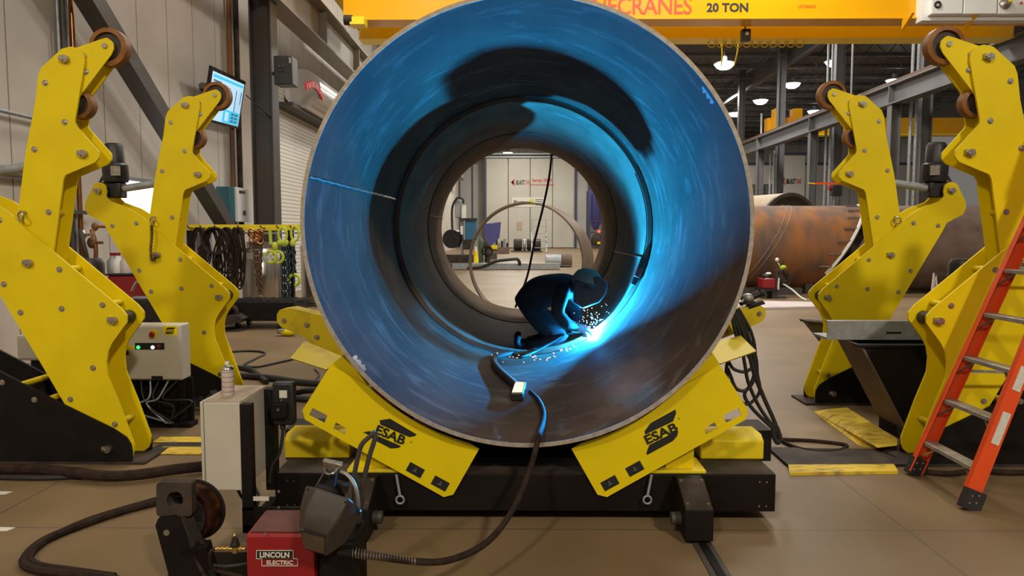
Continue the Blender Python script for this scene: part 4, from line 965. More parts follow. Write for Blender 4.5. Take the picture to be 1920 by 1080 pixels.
def fit_arm(label, sx, dy, motor2):
    global bolt_src, pin_src
    Y = NY + dy
    def w(q, y): return Vector((PX + sx * q[0], Y + y, q[1]))
    def plate(poly, y, th, r): return MB().prism([w(p, y) for p in fillet(poly, r)], (0, th, 0))
    t = thing('fit_up_arm', w((2.9, 0), .2), label, 'clamping arm', 'yellow clamping arms around the pipe')
    # base
    bs = MB().box(tuple(min(a, b) for a, b in zip(w((2.70, 0), -.015), w((4.6, .02), .36))), tuple(max(a, b) for a, b in zip(w((2.70, 0), -.015), w((4.6, .018), .36)))).build('floor_plate', 'dusty', t)
    p1 = plate(BASE, 0, .02, .0).build('base_plate', 'black', t); plate(BASE, .285, .02, .0).build('base_plate', 'black', t)
    for q in (nq(38, 722), nq(88, 750), nq(20, 790)):
        MB().cyl(w(q, .01), w(q, .29), .022, n=12).build('spacer_rod', 'yellow2', p1)
    # lower arm: two plates with spacers
    lo = plate(LOW, .022, .018, .03).build('lower_arm_plate', 'yellow', t)
    lo2 = plate(LOW, .262, .018, .03).build('lower_arm_plate', 'yellow', t)
    up = plate(UP, .062, .016, .03).build('upper_arm_plate', 'yellow', t)
    up2 = plate(UP, .222, .016, .03).build('upper_arm_plate', 'yellow', t)
    lk = plate(LINK, .085, .012, .03).build('roller_link', 'yellow', t)
    lk2 = plate(LINK, .203, .012, .03).build('roller_link', 'yellow', t)
    for c, r_ in ((ROLLP, ROLLR), (ROLL2, .10)):
        rl = MB().lathe([(r_ * .76, 0), (r_, .008), (r_, .082), (r_ * .76, .09), (r_ * .76, .075), (r_ * .76, .015)], w(c, .105), (0, 1, 0), 36, True).build('tyre', 'tyre', t)
        MB().lathe([(.0, .012), (r_ * .3, .012), (r_ * .34, .02), (r_ * .765, .02), (r_ * .765, .07), (0, .07)], w(c, .105), (0, 1, 0), 28).build('hub', 'hub', rl)
    # bolts and pins
    def bolt(q, y, parent, s=1.):
        global bolt_src
        if bolt_src is None:
            b = MB().lathe([(.0, -.012), (.013, -.012), (.013, 0)], w(q, y), (0, 1, 0), 6).lathe([(.021, -.004), (.021, .001), (0, .001)], w(q, y), (0, 1, 0), 14)
            o = b.build('bolt', 'steel', parent); me = o.data
            lp = wm(parent).inverted() @ w(q, y)
            for v in me.vertices: v.co -= lp
            o.location = lp; WM[o] = wm(parent) @ Matrix.Translation(lp); bolt_src = o
        else: inst(bolt_src, 'bolt', parent, w(q, y))
    def pin(q, y, parent):
        global pin_src
        if pin_src is None:
            c = w(q, y); b = MB().cyl(c, c + Vector((0, -.03, 0)), .026, n=16).box(c + Vector((-.04, -.026, -.012)), c + Vector((.002, -.002, .022))).cyl(c + Vector((-.03, -.036, .004)), c + Vector((-.03, -.02, .004)), .009, n=6).cyl(c + Vector((-.012, -.04, -.006)), c + Vector((-.012, -.02, -.006)), .009, n=6)
            o = b.build('pivot_pin', 'steel', parent); lp = wm(parent).inverted() @ c
            for v in o.data.vertices: v.co -= lp
            o.location = lp; WM[o] = wm(parent) @ Matrix.Translation(lp); pin_src = o
        else: inst(pin_src, 'pivot_pin', parent, w(q, y))
    for q in UPB: bolt(q, .062, up)
    for q in LINKB: bolt(q, .085, lk)
    for q in LOWB: bolt(q, .022, lo)
    for q in BASEB: bolt(q, 0, p1)
    for q in UPP: pin(q, .062, up)
    for q in LOWP: pin(q, .022, lo)
    for q in BASEP: pin(q, 0, p1)
    p = w(ROLLP, .085); MB().cyl(p + Vector((0, -.012, 0)), p + Vector((0, .13, 0)), .018, n=12).build('roller_axle', 'steel', lk)
    for q in (LOWB[4], LOWB[6], LOWB[9], LOWB[0]): MB().cyl(w(q, .04), w(q, .262), .022, n=12).build('spacer_rod', 'yellow2', lo)
    for q in (UPB[1], UPB[3]): MB().cyl(w(q, .078), w(q, .222), .02, n=12).build('spacer_rod', 'yellow2', up)
    MB().cyl(w((LOWP[1][0] + .015, LOWP[1][1]), .05), w((LOWP[1][0] + .015, LOWP[1][1]), .25), .05, n=16).build('stop_bush', 'blackp', lo)
    c = w(RINGP, .01); MB().torus(c, (.5, 1, .1), .030, .007, 20, 8).build('locking_ring', 'steel', lo)
    MB().cyl(c + Vector((0, .0, .03)), c + Vector((0, .05, .03)), .012).build('locking_pin', 'steel', lo)
    # electric actuator between ear and elbow
    e, k_ = LOWP[2], (UPP[1][0] + .05, UPP[1][1] - .02)
    a_, b_ = w((e[0] - .16, e[1] + .03), .15), w(k_, .15)
    ac = MB().cyl(a_, b_, .036, n=16).build('actuator_tube', 'galv', t)
    MB().box(tuple(min(p, q) for p, q in zip(w((e[0] + .02, e[1] - .06), .08), w((e[0] - .17, e[1] + .09), .22))), tuple(max(p, q) for p, q in zip(w((e[0] + .02, e[1] - .06), .08), w((e[0] - .17, e[1] + .09), .22)))).build('gearbox', 'blackp', ac, bevel=.015)
    m0 = w((e[0] - .10, e[1] + .09), .15); ax = Vector((sx * .04, 0, 1)).normalized()
    MB().lathe([(.0, 0), (.105, 0), (.115, .03), (.115, .16), (.09, .18), (.088, .34), (.07, .37), (0, .37)], m0, ax, 20).build('motor', 'blackp', ac)
    mb = m0 + Vector((sx * -.06, -.12, .10)); MB().box(mb - Vector((.04, .01, .045)), mb + Vector((.04, .012, .045))).build('motor_plate', 'steel', ac)
    MB().tube(curve([m0 + Vector((sx * .1, -.05, .05)), m0 + Vector((sx * .15, -.08, -.08)), w((e[0] - .02, e[1] + .04), .05)]), .012).build('motor_lead', 'rubber', ac)
    if motor2:
        m0 = w((nq(193, 560, Y + .6)[0], 1.05), .445)
        MB().lathe([(.0, 0), (.12, 0), (.12, .2), (.10, .22), (.10, .36), (.08, .40), (0, .40)], m0, (0, 0, 1), 20).build('drive_motor', 'blackp', t)
        MB().box(m0 + Vector((-.10, -.12, -.25)), m0 + Vector((.10, .12, 0))).build('drive_gearbox', 'blackp', t, bevel=.02)
        MB().bar(m0 + Vector((0, 0, -.25)), m0 + Vector((0, -.1, -1.02)), .12, .12).build('drive_post', 'black', t)
    # black floor end bracket and yellow hose clip at the toe
    return t, lo
aLN, loLN = fit_arm('yellow hinged clamping arm in the left foreground, cut off by the photo edge', -1, 0, True)
aLF, loLF = fit_arm('yellow hinged clamping arm behind the grey control cabinet, in front of the tilted screen', -1, 1.86, False)
aRN, loRN = fit_arm('yellow hinged clamping arm behind the orange ladder', 1, 0, True)
aRF, loRF = fit_arm('yellow hinged clamping arm behind the grey channel, in front of the rusty plates', 1, 1.86, False)
# safety chain on the rear left arm
b = MB()
P = curve([at(284, 424, 6.96), at(285, 440, 6.95), at(283, 465, 6.96), at(285, 487, 6.97), at(294, 480, 6.96)], 8)
for i in range(0, len(P) - 1): b.torus((P[i] + P[i + 1]) / 2, (1, 0, 0) if i % 2 else (0, 1, 0), .013, .0035, 10, 5)
b.build('safety_chain', 'chainr', loLF)

# ================================================================== CONTROL CABINET BETWEEN THE LEFT ARMS
d = 6.1; a, c = at(226, 713, d), at(338.6, 609, d); dp = .17
t = thing('control_cabinet', ((a.x + c.x) / 2, d, 0), 'light grey control cabinet with lit green and white buttons between the left arms', 'control cabinet')
MB().box((a.x, d, a.z), (c.x, d + dp, c.z)).build('case', 'beige', t, bevel=.012)
MB().box((a.x + .01, d - .012, a.z + .012), (c.x - .012, d, c.z - .012)).build('door', 'beige', t, bevel=.006)
def cz(u, v, dd=d - .013): return at(u, v, dd)
p = cz(288, 626); k = MB().lathe([(.036, 0), (.036, .004), (0, .004)], p, (0, -1, 0), 20).build('emergency_stop', 'yellow', t); MB().lathe([(.012, .0), (.012, .02), (.022, .022), (.024, .032), (.016, .04), (0, .04)], p, (0, -1, 0), 18).build('red_button', 'red', k, label='red mushroom button')
p0, p1 = cz(254, 655), cz(308, 643); pn = MB().box((p0.x, d - .018, p0.z), (p1.x, d - .012, p1.z)).build('button_panel', 'blackp', t)
for u, m in ((260, 'ledg'), (287, 'ledw'), (299, 'ledr')):
    p = cz(u, 651 if u < 299 else 649); MB().lathe([(.015, 0), (.015, .006), (.010, .012), (0, .013)], Vector((p.x, d - .018, p.z)), (0, -1, 0), 16).build('indicator_button', m, pn)
p0, p1 = cz(306, 628), cz(332, 611); lg = MB().box((p0.x, d - .0135, p0.z), (p1.x, d - .012, p1.z)).build('logo_plate', 'yellow', t)
b = MB()
for (v0, v1) in ((614, 617.5), (623, 626)):
    q = [(313, v1), (310.5, v1 - .1), (314, v0), (329, v0), (326, v1)] if v0 < 620 else [(309.5, v0), (324, v0), (326.5, v0), (323, v1), (311, v1)]
    b.prism(pxpoly(q, d - .0145), (0, .001, 0))
b.build('logo_bar', 'text', lg, flat=True)
q = cz(319, 620.2); text('ESAB', 'logo_text', 'text', (q.x, d - .0142, q.z), (1, 0, 0), (0, 0, 1), .020, lg, .001, .02, 0, 1, wid=.062)
p0, p1 = cz(285, 712), cz(305, 705); MB().box((p0.x, d - .02, p0.z), (p1.x, d - .012, p1.z)).build('latch', 'blackp', t)
p = cz(239, 661); MB().box((p.x - .012, d - .024, p.z - .018), (p.x + .012, d - .012, p.z + .018)).build('latch', 'blackp', t, bevel=.003)
p0, p1 = cz(238, 655), cz(252, 648); MB().box((p0.x, d - .014, p0.z), (p1.x, d - .012, p1.z)).build('warning_sticker', 'yellow', t)
for x in (a.x + .05, c.x - .06): MB().box((x, d + .05, 0), (x + .05, d + .12, a.z)).build('leg', 'black', t)
MB().box((a.x - .05, d + .02, 0), (c.x + .05, d + .16, .04)).build('foot', 'black', t)
MB().box((a.x, d + .12, .04), (c.x + .03, d + .14, a.z)).build('back_plate', 'black', t)
for i in range(5):
    x = a.x + .15 + .08 * i; P = curve([(x, d + .04, a.z), (x + .05 - .04 * i, d - .02, a.z - .15), (x + .15 * (-1) ** i, d - .05, .16 + .02 * i), (x + .3 - .1 * i, d - .03, .05)])
    MB().tube(P, .008).build('cable', 'galv' if i in (1, 3) else 'rubber', t)
a, c = at(33, 676, 6.2), at(78, 629, 6.2)
t = thing('junction_box', ((a.x + c.x) / 2, 6.2, a.z), 'small grey box seen between the base plates of the nearest left arm', 'box')
MB().box((a.x, 6.2, a.z), (c.x, 6.35, c.z)).build('case', 'beige', t, bevel=.01); MB().box((a.x + .02, 6.19, a.z + .02), (c.x - .02, 6.2, c.z - .02)).build('door', 'beige', t)
MB().box((a.x + .1, 6.22, 0), (c.x - .02, 6.33, a.z)).build('post', 'black', t)
# tangle of leads with a black plug at the cabinet foot
t = thing('cable_tangle', fl(355, 775), 'tangle of thin leads with a black plug on the floor by the control cabinet', 'cables')
b = MB(); c0 = fl(358, 772)
for k in range(7):
    P = [c0 + Vector((.14 * math.cos(i * 1.26 + k) * (1 + .3 * random.random()), .12 * math.sin(i * 1.26 + k * .5), .02 + .14 * random.random())) for i in range(6)]
    b.tube(curve(P + [P[0]]), .006, 6)
b.build('leads', 'rubber', t)
q = fl(338, 783); MB().bar(q + Vector((-.06, 0, .03)), q + Vector((.10, .06, .06)), .045, .045).build('plug', 'blackp', t, bevel=.01)

# ================================================================== LEFT BACKGROUND: RACK, HOSES, SLINGS
d = 13.5; p0, p1 = at(352, 432, d), at(575, 421, d)
t = thing('hose_rack', ((p0.x + p1.x) / 2, d, 0), 'yellow rail rack with hooks in front of the rolling door', 'rack')
MB().box((p0.x, d, p0.z), (p1.x, d + .1, p1.z)).build('rail', 'yellow2', t)
for u in (356, 543): x = at(u, 500, d).x; MB().box((x - .05, d + .02, 0), (x + .06, d + .12, p0.z)).build('post', 'black', t)
for u in (362, 385, 412, 455, 497, 527, 552):
    p = at(u, 428, d - .0); MB().tube([p, p + Vector((-.02, -.12, .0)), p + Vector((-.03, -.17, .05))], .012, 6).build('hook', 'darksteel', t)
x0 = at(430, 440, d).x; MB().bar((x0, d + .05, at(500, 437, d).z), (at(570, 437, d).x, d + .05, at(500, 437, d).z), .03, .03).build('lower_bar', 'galv', t)
hz = at(400, 428, d).z
hl = [(372, 18, 105, 'brown-black hose bundle on the leftmost hook of the rack'), (398, 25, 118, 'hose coil with a clear round loop in the middle of the rack'), (425, 22, 135, 'long hose loops hanging lowest on the rack'), (445, 13, 118, 'narrow hose loops beside the rust chain')]
for k, (u, hw, ln, lab) in enumerate(hl):
    b = MB()
    for i in range(8):
        n = 22; hw_ = hw * (.55 + .5 * random.random()); l_ = ln * (.62 + .4 * random.random()); off = random.uniform(-6, 6); P = []
        for j in range(n):
            a = 2 * math.pi * j / n; P.append(at(u + off + hw_ * math.sin(a) * (1 - .35 * math.cos(a)), 427 + l_ * (1 - math.cos(a)) / 2, d - .06 - .015 * i))
        b.tube(P, .016, 6, closed=True)
    if k == 1:
        for i in range(3): b.torus(at(403, 452, d - .22 - .03 * i), (0, 1, .1), .21 + .015 * i, .018, 24, 6)
    tag(b.build('hose_coil', 'hose'), lab, 'hose', 'hose coils on the yellow rack')
def chain(b, P, ln, th):
    acc = 0; L = [0]
    for i in range(1, len(P)): L.append(L[-1] + (P[i] - P[i - 1]).length)
    n = int(L[-1] / (ln * .78)); k = 0
    for i in range(n):
        s_ = L[-1] * (i + .5) / n
        while k < len(P) - 2 and L[k + 1] < s_: k += 1
        f = (s_ - L[k]) / max(1e-6, L[k + 1] - L[k]); c = P[k].lerp(P[k + 1], f); dr = (P[k + 1] - P[k]).normalized()
        sd = dr.orthogonal().normalized() if i % 2 else dr.cross(dr.orthogonal()).normalized()
        b.tube([c + dr * math.cos(q) * ln / 2 + sd * math.sin(q) * ln * .30 for q in [2 * math.pi * j / 8 for j in range(8)]], th, 5, closed=True)
dc = d - .2
t = thing('chain_hoist', at(480, 560, dc), 'rust-coloured chain bunch with a brass hook hanging on the rack', 'chain')
b = MB()
for u0, u1, v1 in ((474, 478, 505), (479, 482, 535), (483, 486, 550), (488, 490, 560), (492, 487, 545)): chain(b, [at(u0, 436, dc), at(u1, v1, dc - .03)], .07, .010)
b.build('chain', 'chainr', t)
b = MB()
for k in range(16): b.torus(at(479 + random.uniform(-9, 11), 443 + random.uniform(-9, 9), dc - .05 - random.random() * .06), (random.random() - .5, 1, random.random() - .5), .05, .014, 12, 6)
b.build('chain_heap', 'copper', t)
q = at(492, 561, dc - .05); MB().torus(q, (.2, 1, 0), .06, .022, 16, 8, (20, 300)).build('hook', 'brass', t)
t = thing('chain_sling', at(537, 575, dc), 'long blue-black chain sling with lime ring, hanging beside the rack post', 'chain sling')
b = MB()
for u in (530, 535, 541): chain(b, [at(u, 462, dc), at(u + 2, 578, dc - .02)], .085, .014)
b.build('chain', 'chainb', t)
q = at(530, 440, dc); MB().tube([q + Vector((.075 * math.cos(a), 0, .125 * math.sin(a))) for a in [2 * math.pi * j / 20 for j in range(20)]], .022, 8, closed=True).build('master_ring', 'lime', t)
b = MB()
for du in (-6, 0, 7): b.ball(at(530 + du, 455, dc), .045, (1, 1, 1.3), 10, 6)
b.build('shackle', 'lime', t)
t = thing('sling_hook', at(516, 490, dc), 'pair of lime-green hooks on a lime rod, left of the blue-black chain', 'hook')
MB().bar(at(506, 430, dc), at(508, 458, dc), .05, .04).build('strap', 'lime', t)
for u in (508, 521):
    q = at(u, 482, dc - .04); MB().torus(q, (.15, 1, 0), .105, .026, 20, 8, (-120, 170)).build('hook', 'lime', t)
MB().ball(at(516, 462, dc), .06, (1, 1, 1.4), 10, 6).build('swivel', 'lime', t)
MB().box(at(504, 497, dc + .03), at(510, 478, dc + .04)).build('paper_tag', 'paper', t)
t = thing('chain_sling', at(551, 530, dc), 'short dark chain sling with lime hook, nearest to the pipe', 'chain sling')
b = MB(); chain(b, [at(550, 460, dc), at(552, 515, dc)], .11, .018); b.build('chain', 'chainb', t)
q = at(553, 438, dc); MB().tube([q + Vector((.07 * math.cos(a), 0, .13 * math.sin(a))) for a in [2 * math.pi * j / 20 for j in range(20)]], .022, 8, closed=True).build('master_ring', 'lime', t)
MB().ball(at(549, 456, dc), .055, (1, 1, 1.3), 10, 6).build('shackle', 'lime', t)
q = at(552, 525, dc); MB().torus(q, (.1, 1, 0), .10, .028, 20, 8, (-170, 130)).build('hook', 'lime', t)
for u0, u1, vb, vt, d_, lab in ((445, 511, 590, 465, 14.9, 'stainless gas cylinder behind the hanging chains'), (556, 628, 576, 452, 16.2, 'stainless gas cylinder half hidden by the pipe')):
    p0, p1 = at(u0, vb, d_), at(u1, vt, d_); r_ = (p1.x - p0.x) / 2; cx_ = (p0.x + p1.x) / 2
    t = thing('dewar_cylinder', (cx_, d_ + r_, 0), lab, 'gas cylinder')
    MB().lathe([(r_ * .9, .05), (r_, .1), (r_, p1.z - .12), (r_ * .8, p1.z - .02), (r_ * .3, p1.z + .05)], (cx_, d_ + r_, 0), (0, 0, 1), 32).build('shell', 'brushed', t)
    MB().lathe([(r_ * .7, p1.z), (r_ * .7, p1.z + .12), (r_ * .72, p1.z + .12), (r_ * .72, p1.z)], (cx_, d_ + r_, 0), (0, 0, 1), 24, True).build('top_ring', 'brushed', t)
    MB().lathe([(r_ + .004, p1.z - .22), (r_ + .004, p1.z - .10)], (cx_, d_ + r_, 0), (0, 0, 1), 24).build('label_band', 'paper', t)
    MB().lathe([(r_ * 1.02, 0), (r_ * 1.02, .08)], (cx_, d_ + r_, 0), (0, 0, 1), 24).build('foot_ring', 'darksteel', t)
d = 12.45; p0, p1 = at(415, 606, d), at(553, 566, d)
t = thing('black_tub', ((p0.x + p1.x) / 2, d, 0), 'low black trolley tub on castors under the hanging chains', 'trolley')
zb_ = .14; MB().box((p0.x, d, zb_), (p1.x, d + .75, p1.z)).build('tub', 'black', t, bevel=.02)
b = MB()
for k in range(9): b.bar((p0.x + .1 + k * .14, d + .02, p1.z + .01), (p0.x + .25 + k * .14, d + .72, p1.z + .01), .04, .02)
b.build('slatted_lid', 'blackp', t)
for x in (p0.x + .25, p1.x - .3):
    for y in (d + .08, d + .6): e = MB().cyl((x - .02, y, .07), (x + .03, y, .07), .07).build('castor', 'rubber', t); MB().box((x - .04, y - .03, .08), (x + .05, y + .03, zb_)).build('castor_fork', 'steel', e)
t = thing('lifting_fork', fl(415, 622), 'dark forked lifting tool with a round eye on the floor behind the rear left arm', 'lifting tool')
q = fl(415, 622); dq = q.y
pp = [(380, 602), (440, 590), (455, 598), (450, 605), (395, 616), (394, 621), (448, 619), (452, 624), (380, 624)]
MB().prism(pxpoly(pp, dq), (0, .5, 0)).build('fork_body', 'dusty', t)
MB().torus(at(432, 586, dq + .1), (0, 1, 0), .11, .035, 20, 8).build('eye', 'dusty', t)
q = fl(541, 630)
t = thing('hoist_hook', q, 'yellow hook block lying on the floor left of the pipe', 'hook')
MB().ball(q + Vector((0, 0, .06)), .12, (1.1, .7, .5), 14, 8).build('block', 'yellow', t); MB().torus(q + Vector((-.1, 0, .07)), (0, .6, 1), .07, .02, 16, 6).build('hook', 'galv', t)
# electrical boxes behind the rack
for u0, u1, v0, v1, lab in ((372, 383, 437, 485, 'grey switch box behind the hoses on the rack, left one'),):
    p0, p1 = at(u0, v1, 13.9), at(u1, v0, 13.9); t = thing('switch_box', (p0.x, 14, p0.z), 'grey switch box with a red knob behind the rack', 'switch box')
    MB().box((p0.x - .04, 13.9, p0.z), (p1.x + .06, 14.1, p1.z)).build('case', 'galv', t, bevel=.01); MB().cyl((p0.x + .03, 13.88, p0.z + .18), (p0.x + .03, 13.9, p0.z + .18), .04).build('red_knob', 'red', t)
    MB().box((p0.x - .06, 13.95, 0), (p0.x + .05, 14.05, p0.z)).build('stand', 'galv', t)
# red tool cart with bottles, dark motor housings behind the near arm
d = 10.4; p0, p1 = at(205, 612, d), at(318, 517, d)
t = thing('tool_cart', ((p0.x + p1.x) / 2, d, 0), 'dark red tool cart between the two left arms', 'cart')
MB().box((p0.x, d, .15), (p1.x, d + .6, p1.z)).build('body', 'red', t, bevel=.02); MB().box((p0.x - .02, d - .02, p1.z), (p1.x + .02, d + .62, p1.z + .03)).build('top_tray', 'blackp', t, bevel=.01)
for x in (p0.x + .08, p1.x - .12): MB().cyl((x, d - .02, .08), (x + .05, d - .02, .08), .08).build('wheel', 'rubber', t)
for k in range(3): MB().bar((p0.x + .03, d - .01, .3 + k * .2), (p1.x - .03, d - .01, .3 + k * .2), .02, .02).build('drawer_pull', 'blackp', t)
for k, (u, v, m, lab) in enumerate(((222, 505, 'white', 'clear-white jug on the red tool cart'), (236, 508, 'pink', 'pale pink jug on the red tool cart'), (212, 508, 'galv', 'grey spray bottle on the red tool cart'))):
    q = at(u, v, d + .2); q.z = p1.z + .03; t2 = thing('jug', q, lab, 'bottle')
    MB().lathe([(.0, 0), (.075, .0), (.08, .03), (.08, .16), (.035, .22), (.03, .25), (0, .25)], q, (0, 0, 1), 16).build('bottle', m, t2); MB().cyl(q + Vector((0, 0, .25)), q + Vector((0, 0, .29)), .034).build('cap', 'red', t2)
d = 9.0
t = thing('steering_trolley', fl(262, 600), 'dark machine with black handlebars in front of the red cart', 'machine')
q = at(262, 560, d); MB().box((q.x - .25, d, .1), (q.x + .35, d + .4, q.z)).build('body', 'blackp', t, bevel=.03)
MB().tube(curve([at(248, 545, d), at(258, 528, d - .1), at(275, 534, d - .1), at(296, 530, d - .1)]), .02).build('handlebar', 'bright', t)
MB().box((q.x - .3, d - .02, 0), (q.x + .4, d + .42, .1)).build('base', 'darksteel', t)
# yellow kerb strips beside the base
for v0, v1, lab in ((831, 823, 'yellow strip on the edge of the floor cover plate, rear one'), (853, 842, 'yellow strip on the edge of the floor cover plate, front one')):
    a, c = fl(287, v0), fl(392, v1); b = MB().prism([(a.x, a.y, .004), (c.x, a.y, .004), (c.x, c.y, .012), (a.x, c.y, .012)], (0, 0, .006))
    tag(b.build('floor_cover_strip', 'yellowf', flat=True), lab, 'floor strip')
a, c = fl(287, 842), fl(395, 832); tag(MB().box((a.x, a.y, 0), (c.x, c.y, .012)).build('floor_cover', 'dusty', flat=True), 'dark floor cover plate between two yellow strips, left side', 'floor plate')
# floor cables on the left
def floor_cable(px, r, m, lab, name='floor_cable', n=8, z=None):
    P = [fl(u, v, r if z is None else z) for u, v in px]; b = MB().tube(curve(P), r, n); return tag(b.build(name, m), lab, 'cable')
floor_cable([(425, 660), (470, 658), (497, 662), (480, 672), (458, 684), (480, 688), (520, 680), (556, 672)], .014, 'rubber', 'thin looped cable on the floor between left arm and pipe')
floor_cable([(436, 688), (470, 693), (490, 708), (500, 716)], .03, 'rubber', 'thick dark hose curling down behind the grey junction cabinet')
floor_cable([(440, 704), (480, 706), (520, 710), (560, 716), (610, 720)], .035, 'rubber', 'thick dark hose lying straight towards the roller bed, rear one')
floor_cable([(545, 738), (570, 732), (610, 730)], .03, 'rubber', 'thick dark hose stub behind the pendant switch, upper one'); floor_cable([(545, 745), (575, 748), (612, 746)], .03, 'rubber', 'thick dark hose stub behind the pendant switch, lower one')
floor_cable([(590, 692), (598, 702), (592, 712), (582, 720)], .009, 'rubber', 'thin lead dropping from the guard plate to the floor')
P = curve([fl(u, v, .05) for u, v in ((-60, 878), (60, 880), (140, 886), (200, 893), (260, 890), (330, 880), (385, 874))], 24); b = MB(); b.tube(P, [.034 + .004 * (i % 2) for i in range(len(P))], 10)
tag(b.build('ribbed_sleeve', 'hose', flat=True), 'thick ribbed cable sleeve along the foot of the nearest left arm', 'cable')
floor_cable([(-60, 893), (60, 896), (130, 894), (190, 889)], .018, 'rubber', 'thin dark cable lying under the ribbed sleeve')
floor_cable([(300, 940), (230, 958), (150, 985), (80, 1015), (45, 1048), (60, 1066), (120, 1075), (200, 1082), (270, 1110)], .022, 'hose', 'dark double cable looping on the floor at the bottom left, outer strand')
floor_cable([(302, 934), (235, 953), (160, 977), (95, 1008), (58, 1040), (70, 1058), (130, 1068), (215, 1080)], .017, 'hose', 'dark double cable looping on the floor at the bottom left, inner strand')
for k, (u, v, lab) in enumerate(((5, 925, 'white paper scrap at the left edge of the floor, rear one'), (8, 993, 'white paper scrap at the left edge of the floor, front one'))):
    q = fl(u, v); tag(MB().prism([q + Vector((-.06, -.03, 0)), q + Vector((.03, -.02, 0)), q + Vector((.045, .025, 0)), q + Vector((-.06, .03, 0))], (0, 0, .003)).build('paper_scrap', 'paper', flat=True), lab, 'paper')

# ================================================================== LEFT FOREGROUND
def onpipe(u, v, off=0.):             # where the photo's ray meets the bore of the pipe
    r = ray(u, v); rad = PI_ - off; ox, oz = 0 - PX, EYE - PZ
    a = r.x ** 2 + r.z ** 2; b = 2 * (ox * r.x + oz * r.z); c = ox * ox + oz * oz - rad * rad
    s_ = (-b + math.sqrt(b * b - 4 * a * c)) / (2 * a); return Vector((0, 0, EYE)) + r * s_
d = 3.7; a, c = at(386, 920, d), at(449, 755, d); D2 = 4.12
t = thing('junction_cabinet', ((a.x + c.x) / 2, 3.9, a.z), 'tall dusty-topped grey cabinet with a spray can on it, bolted to the bed end', 'cabinet')
MB().box((a.x, d, a.z), (c.x, D2, c.z)).build('case', 'beige', t, bevel=.006)
MB().box((a.x - .018, d - .0, a.z), (a.x - .003, D2, c.z + .004)).build('door', 'beige', t, bevel=.004)
MB().box((a.x - .01, d + .004, c.z), (c.x, D2 - .004, c.z + .003)).build('dusty_top', 'greyd', t, flat=True)
br = MB().box((c.x, d + .0, .22), (c.x + .055, d + .05, c.z - .01)).box((c.x, D2 - .06, .20), (c.x + .05, D2 + .02, c.z - .01)).box((c.x - .002, d - .0, .10), (c.x + .40, d + .02, .235)).box((c.x, d, .10), (c.x + .05, D2, .14)).box((c.x + .3, d, .10), (c.x + .40, 4.098, .235)).build('bracket', 'black', t)
p0, p1 = at(475, 939, d - .003), at(504, 931, d - .003); MB().box((p0.x, d - .004, p0.z), (p1.x, d - .001, p1.z)).build('rating_label', 'paper', br)
b = MB()
for u, v in ((523, 921), (523, 951)): q = at(u, v, d); b.cyl(q, q + Vector((0, -.006, 0)), .007, n=8)
b.build('bracket_screws', 'steel', br)
b = MB()
for k in range(4): b.tube(curve([(a.x + .09 + .03 * k, d + .15, a.z), (a.x + .14 + .03 * k, d + .12, a.z - .08), (c.x + .02, d + .1, a.z - .10 - .02 * k), (c.x + .03, d + .15, .12)]), .008, 6)
b.build('conduit_leads', 'rubber', t)
q = at(428, 742, 3.86); q.z = c.z + .003
t = thing('spray_can', q, 'white spray can standing on the dusty cabinet top', 'spray can')
MB().lathe([(.0, 0), (.030, 0), (.032, .004), (.032, .135), (.031, .14)], q, (0, 0, 1), 24).build('can', lined('printed_can', (.58, .50, .46), (.36, .28, .25), 2, .026, .006, .4, .05, 20.), t)
MB().lathe([(.033, .138), (.033, .143), (.024, .156), (.012, .160), (.012, .164), (0, .164)], q, (0, 0, 1), 24).build('dome', 'bright', t)
MB().lathe([(.010, .164), (.010, .180), (.0, .182)], q, (0, 0, 1), 12).build('nozzle', 'white', t)
# pendant switch on the rear bracket post
d = 4.02; a, c = at(511, 798, d), at(549, 718, d)
t = thing('pendant_switch', ((a.x + c.x) / 2, d, a.z), 'black hand-held pendant with a small grey display hung behind the grey cabinet', 'remote control')
MB().box((a.x, d, a.z), (c.x, d + .07, c.z)).build('body', 'blackp', t, bevel=.012)
p0, p1 = at(524, 746, d - .002), at(538, 732, d - .002); MB().box((p0.x, d - .004, p0.z), (p1.x, d, p1.z)).build('display', 'paper', t)
p = at(528, 750, d); MB().cyl(p, p + Vector((0, -.006, 0)), .006).build('button', 'steel', t)
p0, p1 = at(508, 785, d - .03), at(537, 757, d - .03); MB().box((p0.x, d - .035, p0.z), (p1.x, d, p1.z)).build('clip', 'black', t, bevel=.006)
p = at(522, 768, d - .035); MB().cyl(p, p + Vector((0, -.008, 0)), .008).build('clip_screw', 'steel', t)
MB().tube(curve([at(530, 796, d + .03), at(530, 815, d + .03), at(524, 850, d + .02), at(510, 875, d), at(505, 905, d)]), [.016] * 5 + [.009] * 28, 8).build('cable', 'rubber', t)
# wire spool on its stand
d = 3.28
t = thing('spool_stand', fl(360, 1140), 'black steel stand with a round hole, holding a copper wire spool', 'stand')
hole = [at(328 + 15.5 * math.cos(2 * math.pi * k / 20), 937 + 15.5 * math.sin(2 * math.pi * k / 20), d) for k in range(20)]
MB().prism(pxpoly([(293, 905), (359, 905), (360, 968), (293, 968)], d, 7), (0, .05, 0), [hole]).build('top_plate', 'dusty', t)
MB().prism(pxpoly([(291, 985), (297, 971), (326, 968), (338, 975), (388, 1110), (330, 1130)], d - .02, 5), (0, .02, 0)).build('arm', 'black', t)
MB().prism([at(338, 970, d - .02), at(362, 972, d + .05), at(425, 1125, d + .05), at(388, 1115, d - .02)], (.0, .01, .004)).build('arm_flange', 'dusty', t, flat=True)
MB().prism(pxpoly([(372, 1012), (381, 1012), (386, 1028), (378, 1032)], d + .0), (0, .02, 0)).build('slot', 'text', t)
